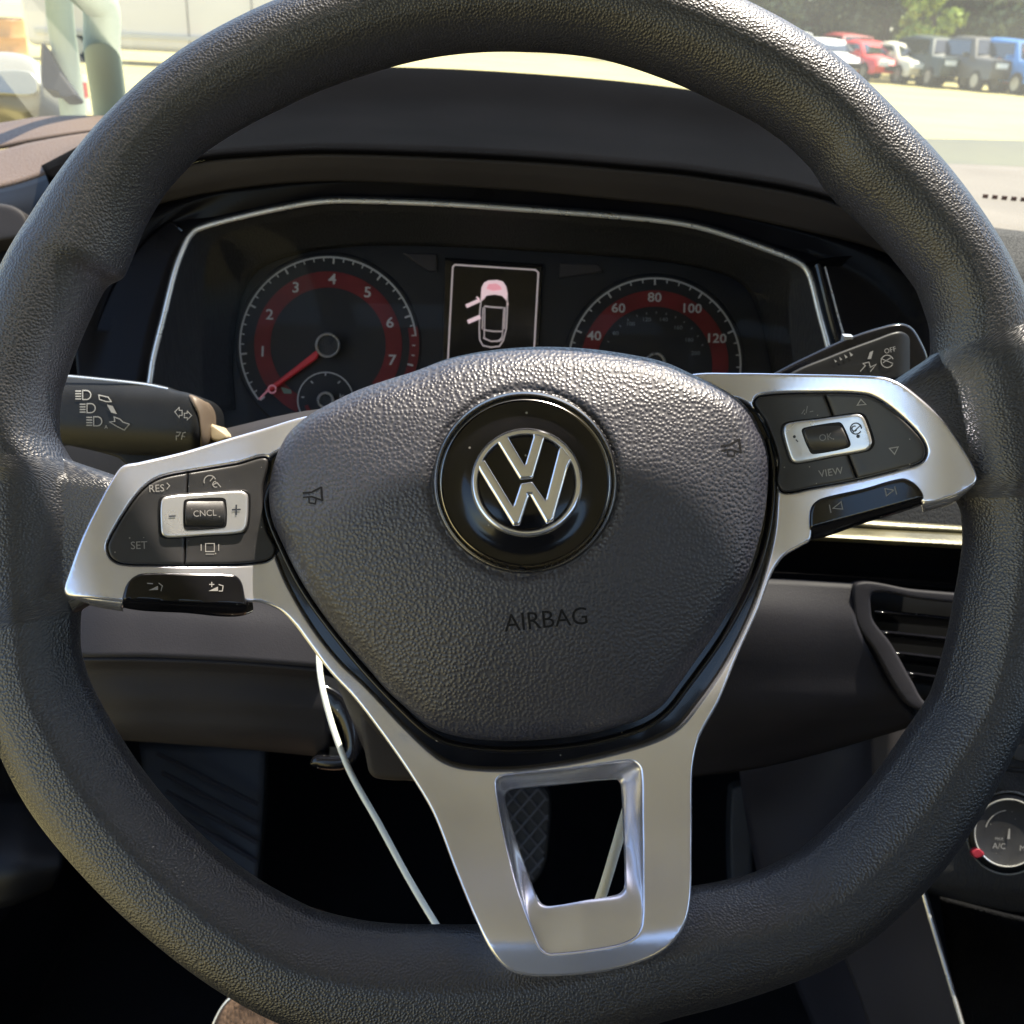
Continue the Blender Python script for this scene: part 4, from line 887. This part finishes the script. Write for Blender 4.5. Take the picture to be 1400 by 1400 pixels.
# roof with a curved header, windscreen pillars
def roof():
    V = []; ny, nx = 24, 20; HY = .403
    for i in range(ny):
        y = HY-1.30*i/(ny-1)
        for j in range(nx):
            x = -.52+1.74*j/(nx-1); c = (x-.35)/.87
            V.append((x, y-.05*c*c*(i == 0), 1.50+.05*math.sin(PI*min(1, i/(ny-1)*1.1))-.07*c*c))
    o = obj('roof', V, grid_faces(ny, nx), M['liner'], body, face_cam=False); m_ = o.modifiers.new('t', 'SOLIDIFY'); m_.thickness = .03; m_.offset = 1
roof()
mb = MB(); mb.box((.35, -1.30, .85), (1.5, .10, 1.0)); mb.build('rear_bulkhead', M['seat'], body, smooth=False, face_cam=False)
for sx in (0.02, .74):
    mb = MB(); V_s, F_s = [], []
    for i, (y, z, wd, th) in enumerate([(-.30, .50, .25, .08), (-.36, .75, .25, .07), (-.42, 1.0, .23, .06), (-.47, 1.12, .17, .05), (-.48, 1.15, .13, .045), (-.49, 1.30, .13, .045), (-.50, 1.34, .10, .03)]):
        for a in range(16):
            q = 2*PI*a/16; V_s.append((sx+wd*math.copysign(abs(math.cos(q))**.5, math.cos(q)), y+th*math.copysign(abs(math.sin(q))**.6, math.sin(q)), z))
    F_s = grid_faces(7, 16, True)+[tuple(range(96, 112))]
    mb.add(V_s, F_s); mb.build('seat_back', M['seat'], body, face_cam=False)
# A pillar, base to roof
pb, pt = W(150, 175, .98), Vector((-.50, .43, 1.44))
pm = on_y(132, -10, .86)
mb = MB()
path = catmull([tuple(W(160, 240, 1.02)), tuple(W(151, 150, .99)), tuple(W(140, 70, .95)), tuple(W(133, 0, .92)), tuple(pt)], 8)
mb.tube(path, [.0165]*len(path), 18); mb.build('windscreen_pillar', M['pillar'], body, face_cam=False)
mb = MB(); pr_ = [W(2330, 300, 1.0), Vector((1.20, .75, 1.25)), Vector((1.17, .43, 1.44))]; mb.tube(pr_, .03, 14); mb.build('windscreen_pillar', M['pillar'], body, face_cam=False)
# windscreen
wl, wr = W(100, 200, 1.14), W(2420, 262, 1.14)
ws = thing('windscreen', 'clear greenish windscreen glass above the dashboard', 'windscreen', (wl+wr)/2)
V = []; n1, n2 = 24, 14
tl, tr_ = Vector((-.50, .45, 1.47)), Vector((1.18, .45, 1.47))
for i in range(n2):
    t = i/(n2-1)
    for j in range(n1):
        s = j/(n1-1); lo_ = wl.lerp(wr, s)+Vector((0, .10*math.sin(PI*s), -.03)); hi_ = tl.lerp(tr_, s)+Vector((0, .05*math.sin(PI*s), .03*math.sin(PI*s)))
        V.append(lo_.lerp(hi_, t)+Vector((0, .02, .02))*math.sin(PI*t))
obj('glass', V, grid_faces(n2, n1), M['windshield'], ws)
# open driver door: frame, mirror
door = thing('driver_door', 'open driver door with a pale window frame and dark mirror mount at the far left', 'car door', W(70, 120, 1.15))
mb = MB(); path = catmull([tuple(W(102, 170, 1.20)), tuple(W(92, 90, 1.17)), tuple(W(82, 20, 1.13)), tuple(W(76, -90, 1.08)), tuple(W(60, -260, 1.0))], 6)
mb.tube(path, .0145, 14); mb.build('window_frame', M['pillar'], door, face_cam=False)
mb = MB(); a_ = Vector((-.50, 1.02, 0)); b_ = Vector((-1.05, .12, 0)); 
V_ = []
for i in range(9):
    p = a_.lerp(b_, i/8)
    for z, o_ in ((.38, .0), (.42, .05), (.70, .07), (.96, .05), (1.0, .02), (1.0, -.03), (.42, -.06), (.38, -.02)): V_.append((p.x+o_*.85, p.y-o_*.5, z))
mb.add(V_, [(i*8+j, i*8+(j+1) % 8, (i+1)*8+(j+1) % 8, (i+1)*8+j) for i in range(8) for j in range(8)]+[tuple(range(8)), tuple(range(64, 72))]); mb.build('door_panel', M['dash'], door, face_cam=False)
v, f = plate([(57,58),(66,68),(80,95),(98,120),(104,131),(84,133),(78,126),(60,121),(56,100)], 1.14, r=3, thick=.02, step=6); obj('mirror_mount', v, f, M['dash'], door)
mh = sculpt('mirror_housing', [(-70,90),(-10,72),(30,74),(50,84),(58,104),(60,140),(40,156),(0,150),(-70,150)], lambda P: 1.20+.02*np.abs(P[:, 1]-115)/50, M['mirror_shell'], door, r=12, thick=.05, step=10)
sculpt('mirror_glass', [(-60,98),(0,96),(40,98),(50,110),(48,128),(0,128),(-60,126)], 1.193, M['mirror'], mh, r=2, thick=.004, step=12)

# pedals
ped = thing('dead_pedal', 'ribbed black foot rest at the lower left of the footwell', 'foot rest', W(285, 1120, .98))
sheet('rest_plate', [[(190,1015,1.02),(280,1015,1.02),(362,1018,1.02)], [(205,1110,.99),(280,1110,.99),(358,1112,.99)], [(240,1215,.96),(300,1215,.96),(350,1215,.96)]], M['rubber'], ped, n=20, mm=6, thick=.02)
mb = MB()
for i in range(7):
    a = W(215+i*6, 1050+i*26-20, .995-i*.005); b = W(352, 1120+i*26-20, .985-i*.005)
    mb.tube([a, b], .0022, 6)
mb.build('rib', M['dash_low'], ped, face_cam=False)
def pedal(name, lab, pts, d, hatch):
    p = thing(name, lab, 'pedal', W(*np.mean(np.array(pts), 0), d), group='pedals')
    sculpt('pad', pts, d, M['rubber'], p, r=6, thick=.015, step=8)
    mb = MB(); c = np.mean(np.array(pts), 0); mb.tube([W(c[0], c[1], d+.02), W(c[0]+10, c[1]-120, d+.06), W(c[0]+10, c[1]-260, d+.02)], .008, 8); mb.build('arm', M['black'], p, face_cam=False)
    L = smooth_loop(pts, 3); mb = MB(); lo, hi = L.min(0), L.max(0)
    for s in (1, -1):
        for q in range(-12, 24):
            xs = np.linspace(lo[0]+4, hi[0]-4, 40); ys = lo[1]+q*hatch+s*(xs-lo[0])*1.15
            P = np.stack([xs, ys], 1); P = P[inside(P, L) & (seg_dist(P, L) > 3)]
            if len(P) > 3: mb.tube([W(*P[0], d-.001), W(*P[-1], d-.001)], .0011, 5)
    if name == 'brake_pedal': mb.build('grip_pattern', M['rib'] if 'rib' in M else M['dash_mid'], p, face_cam=False)
M['rib'] = mat('pedal_rib', (.07, .07, .08), .5)
pedal('brake_pedal', 'black brake pedal with raised diamond grip seen through the lower spoke opening', [(640,1072),(700,1070),(748,1080),(752,1130),(742,1190),(715,1216),(660,1212),(640,1160)], .93, 26)
pedal('accelerator_pedal', 'narrow dark accelerator pedal to the right of the brake pedal', [(1000,1080),(1024,1076),(1028,1150),(1024,1260),(1004,1262)], .96, 30)

# hanging cord
cp = [(436,880,.50),(437,915,.49),(443,950,.485),(458,1003,.48),(480,1058,.475),(519,1128,.465),(558,1200,.455),(595,1262,.445),(640,1330,.43),(690,1376,.41),(750,1370,.40),(790,1310,.395),(822,1225,.39),(842,1160,.39),(858,1105,.395),(880,1040,.42),(900,980,.46)]
Q = catmull(cp, 8); Pw = [Vector(p) for p in Wn(Q[:, :2], Q[:, 2])]
mb = MB(); mb.tube(Pw, [.0015+.0006*min(1, max(0, (q[0]-600)/200)) for q in Q], 10)
cord = mb.build('hanging_cord', M['cord'], None, face_cam=False, loc=Pw[0]); top(cord, 'thin white cord hanging in a loop from under the dashboard behind the wheel', 'cord')
# brown cushion corner
br = sculpt('seat_cushion', [(286,1420),(292,1398),(305,1374),(325,1356),(360,1350),(420,1368),(520,1400),(540,1500),(300,1500)], lambda P: .58+.0006*np.abs(P[:, 0]-380)*.1, M['brown'], None, r=14, thick=.12, step=14)
top(br, 'brown rounded cushion corner peeking out below the rim at the lower left', 'cushion')
bw = W(360, 1420, .60)
for v in br.data.vertices: v.co -= bw
br.location = bw
tube = tube_px([(288,1412,.575),(294,1394,.575),(307,1372,.575),(326,1355,.575)], 1.6, M['chrome_satin'], 'piping', br, n=8)

# ================================================================== OUTSIDE
g = bpy.data.meshes.new('ground'); go = bpy.data.objects.new('ground', g); COL.objects.link(go)
Sg = 900; g.from_pydata([(-Sg, -Sg, 0), (Sg, -Sg, 0), (Sg, Sg, 0), (-Sg, Sg, 0)], [], [(0, 1, 2, 3)]); g.materials.append(M['sand'])
top(go, 'pale yellow sandy car park ground in bright sun', 'ground', kind='structure')

def hatch_profile(kind):
    # side profile: (y along length, z) bottom-less body line, roof line
    if kind == 'truck': return [(-2.6,.45),(-2.65,.75),(-2.55,1.0),(-1.4,1.08),(-.85,1.66),(.35,1.72),(.75,1.62),(.85,1.08),(2.5,1.05),(2.6,.8),(2.55,.45)]
    if kind == 'suv': return [(-2.25,.42),(-2.32,.75),(-2.2,.98),(-1.25,1.06),(-.75,1.60),(.9,1.70),(1.9,1.60),(2.2,1.05),(2.25,.75),(2.2,.42)]
    return [(-2.2,.35),(-2.28,.6),(-2.1,.80),(-1.15,.92),(-.4,1.36),(.6,1.44),(1.3,1.34),(1.95,.98),(2.25,.9),(2.25,.4)]
def car(x, y, heading, col, kind, label, nm='parked_car'):
    cm = mat('paint_'+nm, col, .45, coat=.2, var=.05, gvar=2)
    root = thing(nm, label, 'car' if kind != 'truck' else 'pickup truck', Vector((x, y, 0)), group='cars parked along the tree line')
    Rz = Matrix.Rotation(heading, 3, 'Z'); P0 = Vector((x, y, 0))
    pr = hatch_profile(kind); hw = .90 if kind != 'truck' else .97
    belt = 1.0 if kind != 'car' else .9
    def half(z): return hw*(1-.05*max(0, (.6-z))) if z <= belt else hw*(.97-.26*(z-belt)/(.7))
    V = []; n = len(pr)
    secs = [-1, -.94, -.5, 0, .5, .94, 1]
    for s in secs:
        for (a, z) in pr:
            zz = z-(.05 if abs(s) == 1 else 0)
            V.append(P0+Rz @ Vector((s*half(z), a*(1-.03*abs(s)**4), zz-.04*abs(s)**3*(z > belt))))
    fs = grid_faces(len(secs), n)
    fs += [tuple(range(n))[::-1], tuple((len(secs)-1)*n+i for i in range(n))]
    V2 = V
    obj('body', V2, fs, cm, root, face_cam=False)
    # windscreen and side windows as panes set proud
    iw = [i for i, (a, z) in enumerate(pr) if z > belt+.2]
    i0, i1 = iw[0]-1, iw[0]
    (a0, z0), (a1, z1) = pr[i0], pr[i1]
    def pt(s, a, z, o=0.): return P0+Rz @ Vector((s, a, z))
    nrm = Vector((0, -(z1-z0), (a1-a0))).normalized()*.02; nrm.y = -abs(nrm.y)
    q = [(-.86*half(z0), a0+.08, z0+.06), (.86*half(z0), a0+.08, z0+.06), (.84*half(z1), a1-.04, z1-.07), (-.84*half(z1), a1-.04, z1-.07)]
    V = [P0+Rz @ (Vector(p)+nrm*1.0) for p in q]+[P0+Rz @ (Vector(p)-nrm*.5) for p in q]
    obj('windscreen', V, [(0,1,2,3),(7,6,5,4),(0,4,5,1),(1,5,6,2),(2,6,7,3),(3,7,4,0)], M['glass_dark'], root, smooth=False, face_cam=False)
    ztop = max(z for a, z in pr)
    for s in (-1, 1):
        a_f = pr[i1][0]+.02; a_b = [a for a, z in pr if z > belt+.3][-1]-.05
        q = [(a0+.35, belt+.10), (a_b+.25, belt+.10), (a_b, ztop-.16), (a_f+.1, ztop-.16)]
        V = []
        for (a, z) in q: V.append(pt(s*(half(z)+.0), a, z))
        for (a, z) in q: V.append(pt(s*(half(z)-.06), a, z))
        obj('side_window', V, [(0,1,2,3),(7,6,5,4),(0,4,5,1),(1,5,6,2),(2,6,7,3),(3,7,4,0)], M['glass_dark'], root, smooth=False, face_cam=False)
        for a in (pr[0][0]+.85, pr[-1][0]-.85):
            mb = MB(); c = pt(s*(hw-.10), a, .34); ax = Rz @ Vector((.11, 0, 0)); mb.tube([c-ax, c-ax*.9, c+ax*.9, c+ax], [.30, .34, .34, .30], 20); w_ = mb.build('wheel', M['tyre'], root, face_cam=False)
            mb = MB(); c2 = pt(s*(hw+.015), a, .34); mb.tube([c2-ax*.1, c2], [.21, .19], 16); mb.build('rim', M['alloy'], w_, face_cam=False)
        mb = MB(); mb.box(pt(s*hw*.70, pr[1][0]-.0, (pr[1][1]+pr[2][1])/2-.04), (.36, .12, .16), Rz); mb.build('headlight', M['lamp'], root, smooth=False, face_cam=False)
        mb = MB(); mb.box(pt(s*(hw+.08), pr[3][0]+.35, belt+.12), (.18, .10, .14), Rz); mb.build('door_mirror', cm, root, smooth=False, face_cam=False)
    mb = MB(); mb.box(pt(0, pr[0][0]-.04, .52), (hw*1.2, .12, .20), Rz); mb.build('grille', M['tyre'], root, smooth=False, face_cam=False)
    return root
def gx(px, Y, py=75): p = on_y(px, py, Y); return p.x
cars = [
 (1000, 46, (.55,.55,.54), 'car', 'silver grey saloon parked leftmost in the far row, mostly hidden by the rim', 0.15),
 (1075, 45, (.60,.60,.57), 'suv', 'white car parked left of the silver car beside the rim', 0.15),
 (1130, 44, (.72,.71,.66), 'car', 'pale silver car parked just left of the red car', 0.17),
 (1160, 47.5, (.30,.03,.03), 'suv', 'dark red car parked behind and left of the bright red car', .10),
 (1190, 43, (.55,.03,.03), 'car', 'bright red car parked under the dark trees', 0.20),
 (1238, 42, (.58,.53,.40), 'car', 'beige car parked just right of the red car', 0.17),
 (1282, 40.5, (.03,.045,.04), 'suv', 'very dark green car parked between the beige car and the grey pickup', 0.12),
 (1334, 39, (.06,.058,.05), 'truck', 'dark grey pickup parked left of the blue car', 0.20),
 (1392, 37.5, (.04,.17,.42), 'suv', 'blue car parked nearest at the right edge of the picture', 0.23),
 (1445, 36, (.40,.10,.06), 'car', 'rust red car cut off by the right edge beside the blue car', .4)]
for px, Y, c, kd, lab, hd in cars:
    car(gx(px, Y), Y, hd, c, kd, lab, 'pickup_truck' if kd == 'truck' else 'parked_car')

def tree(x, y, h, rad, kind, label, seed):
    rs = np.random.RandomState(seed)
    root = thing('pine_tree' if kind == 'pine' else 'broadleaf_tree', label, 'tree', Vector((x, y, 0)), group='trees behind the parked cars')
    mb = MB(); pts = [(x+.1*math.sin(i), y+.08*math.cos(i*2), h*.8*i/6) for i in range(7)]
    mb.tube(pts, [rad*.10*(1-.13*i) for i in range(7)], 9)
    for i in range(7):
        a = rs.rand()*6.28; z = h*(.2+.08*i); mb.tube([(x, y, z), (x+math.cos(a)*rad*.35, y+math.sin(a)*rad*.35, z+.4), (x+math.cos(a)*rad*.75, y+math.sin(a)*rad*.75, z+.9)], [.07, .05, .02], 6)
    mb.build('trunk', M['bark'], root, face_cam=False)
    # clumps of leaf-sized faces
    nc = 60; cl = []
    for i in range(nc):
        z = h*(.10+.88*rs.rand()); t = z/h; rr = rad*(1.05-.75*t if kind == 'pine' else math.sin(PI*min(1, .18+t*.8))**.6)*(.45+.6*rs.rand()); a = rs.rand()*6.28
        cl.append((x+rr*math.cos(a), y+rr*math.sin(a), z, rad*(.22+.22*rs.rand())))
    cl = np.array(cl); NL = 90
    C_ = np.repeat(cl, NL, 0); d = rs.normal(size=(len(C_), 3)); d /= np.linalg.norm(d, axis=1)[:, None]; d *= (rs.rand(len(C_), 1)**.4)*C_[:, 3:4]
    ce = C_[:, :3]+d*np.array([1, 1, .8]); s = .10+.12*rs.rand(len(ce), 1)
    u = rs.normal(size=(len(ce), 3)); u /= np.linalg.norm(u, axis=1)[:, None]; w = np.cross(u, rs.normal(size=(len(ce), 3))); w /= np.linalg.norm(w, axis=1)[:, None]
    Vv = np.concatenate([ce-u*s, ce+w*s*.55, ce+u*s, ce-w*s*.55], 1).reshape(-1, 3)
    me = bpy.data.meshes.new('crown'); nL = len(ce)
    me.from_pydata((Vv-np.array([x, y, 0])).tolist(), [], [(4*i, 4*i+1, 4*i+2, 4*i+3) for i in range(nL)])
    me.materials.append(M['leaf_light'] if kind == 'light' else M['leaf_dark'])
    o = bpy.data.objects.new('crown', me); COL.objects.link(o); o.parent = root
tr = [(880,55,'pine','dark tree standing behind the top of the rim'),(960,54,'broad','dense dark tree just left of the visible parked cars'),(1040,53,'pine','tall dark green tree above the white car beside the rim'),(1100,52,'broad','olive green tree above the pale silver car'),(1150,54,'pine','dark narrow tree behind the red car'),(1205,52,'broad','bushy dark tree between the red car and the bright tree'),(1268,47,'light','bright yellow green tree standing out above the beige car'),(1310,51,'pine','deep green tree just right of the bright tree'),(1365,49,'broad','grey green tree above the blue car'),(1425,48,'pine','dark tree at the right edge above the blue car'),(1490,48,'broad','dark tree beyond the right edge')]
for i, (px, Y, kd, lab) in enumerate(tr):
    tree(gx(px, Y, 60), Y, 7.5+random.random()*2, 1.15 if kd == 'light' else 2.4+random.random()*.5, kd, lab, 10+i)
# second, further rank as one wood mass
rs = np.random.RandomState(5); nL = 26000
X = rs.uniform(-4, 70, nL); Yy = rs.uniform(64, 72, nL); Z = rs.rand(nL)*9
ce = np.stack([X, Yy, Z*(.8+.2*np.sin(X*1.3))], 1); s = .25+.25*rs.rand(nL, 1); u = rs.normal(size=(nL, 3)); u /= np.linalg.norm(u, axis=1)[:, None]; w = np.cross(u, rs.normal(size=(nL, 3))); w /= np.linalg.norm(w, axis=1)[:, None]
Vv = np.concatenate([ce-u*s, ce+w*s*.6, ce+u*s, ce-w*s*.6], 1).reshape(-1, 3)
wood = obj('woodland', Vv, [(4*i, 4*i+1, 4*i+2, 4*i+3) for i in range(nL)], M['leaf_dark'], None, smooth=False, face_cam=False)
top(wood, 'dark far woodland behind the row of parked cars', 'woodland', kind='stuff')

# things beyond the open door, far left
def van():
    root = thing('van', 'pale boxy van seen side-on, filling the view outside just beyond the left windscreen pillar', 'van', on_z(250, 95)); P0 = on_z(250, 92)
    mb = MB(); mb.box(P0+Vector((-.6, 1.0, 1.35)), (6.2, 1.9, 2.1)); o = mb.build('body', M['van'], root, smooth=False, face_cam=False)
    b_ = o.modifiers.new('b', 'BEVEL'); b_.width = .18; b_.segments = 4
    for dx in (-2.5, 1.3):
        mb = MB(); c = P0+Vector((dx, .2, .34)); mb.tube([c-Vector((0, .16, 0)), c+Vector((0, .16, 0))], .34, 20); w = mb.build('wheel', M['tyre'], root, face_cam=False)
        mb = MB(); mb.tube([c-Vector((0, .18, 0)), c-Vector((0, .15, 0))], .2, 16); mb.build('hubcap', M['alloy'], w, face_cam=False)
    mb = MB(); mb.box(P0+Vector((-.6, .02, .62)), (5.6, .06, .10)); mb.build('side_moulding', M['alloy'], root, smooth=False, face_cam=False)
    for dx in (-1.5, .2, 1.7): mb = MB(); mb.box(P0+Vector((dx, .035, 1.2)), (.015, .02, 1.5)); mb.build('door_seam', M['tyre'], root, smooth=False, face_cam=False)
van()
c = on_z(20, 100); br_ = thing('barrel', 'orange brown barrel outside at the far left edge behind the door mirror', 'barrel', c)
mb = MB(); mb.tube([c+Vector((0, 0, z)) for z in (0, .02, .3, .32, .34, .6, .62, .64, .9, .92)], [.27, .29, .29, .305, .29, .29, .305, .29, .29, .27], 24); mb.build('drum', M['orange'], br_, face_cam=False)
mb = MB(); mb.tube([c+Vector((0, 0, z)) for z in (.90, .935, .94)], [.28, .28, .26], 24); mb.build('lid', M['tyre'], br_, face_cam=False)
c = on_z(118, 158); c = on_z(118, 152); po_ = thing('marker_post', 'short red and white marker post standing between the door frame and the windscreen pillar', 'post', c)
mb = MB(); mb.tube([c, c+Vector((0, 0, .42))], .05, 14); mb.build('post', M['lamp'], po_, face_cam=False)
mb = MB(); mb.tube([c+Vector((0, 0, .16)), c+Vector((0, 0, .34))], .053, 14); mb.build('red_band', M['redpost'], po_, face_cam=False)


# ================================================================== LIGHT, WORLD, CAMERA
SUN_AZ, SUN_EL = math.radians(48), math.radians(70)      # azimuth to the right of straight ahead
Sd = Vector((math.cos(SUN_EL)*math.sin(SUN_AZ), math.cos(SUN_EL)*math.cos(SUN_AZ), math.sin(SUN_EL)))
sun = bpy.data.lights.new('sun', 'SUN'); sun.energy = 5; sun.angle = math.radians(.5); sun.color = (1, .90, .76)
so = bpy.data.objects.new('sun', sun); COL.objects.link(so); so.rotation_euler = Sd.to_track_quat('Z', 'Y').to_euler()
w_ = bpy.data.worlds.new('World'); SC.world = w_; w_.use_nodes = True; nt = w_.node_tree
sky = nt.nodes.new('ShaderNodeTexSky'); sky.sky_type = 'NISHITA'; sky.sun_disc = False; sky.sun_elevation = SUN_EL; sky.sun_rotation = SUN_AZ
bg = nt.nodes['Background']; bg.inputs['Strength'].default_value = .15; nt.links.new(sky.outputs[0], bg.inputs['Color'])

cam = bpy.data.cameras.new('camera'); co = bpy.data.objects.new('camera', cam); COL.objects.link(co)
co.matrix_world = Matrix.Translation(CAM) @ wheel_rot.to_4x4()
cam.sensor_width = 36; cam.lens = 36*FPX/1400; cam.clip_start = .02; cam.clip_end = 2500
cam.dof.use_dof = True; cam.dof.focus_distance = .335; cam.dof.aperture_fstop = cam.lens/1.3
SC.camera = co
SC.view_settings.view_transform = 'Standard'; SC.view_settings.look = 'None'; SC.view_settings.gamma = 1
SC.view_settings.exposure = 1.4; SC.view_settings.use_curve_mapping = False
SC.cycles.max_bounces = 8; SC.cycles.transparent_max_bounces = 8
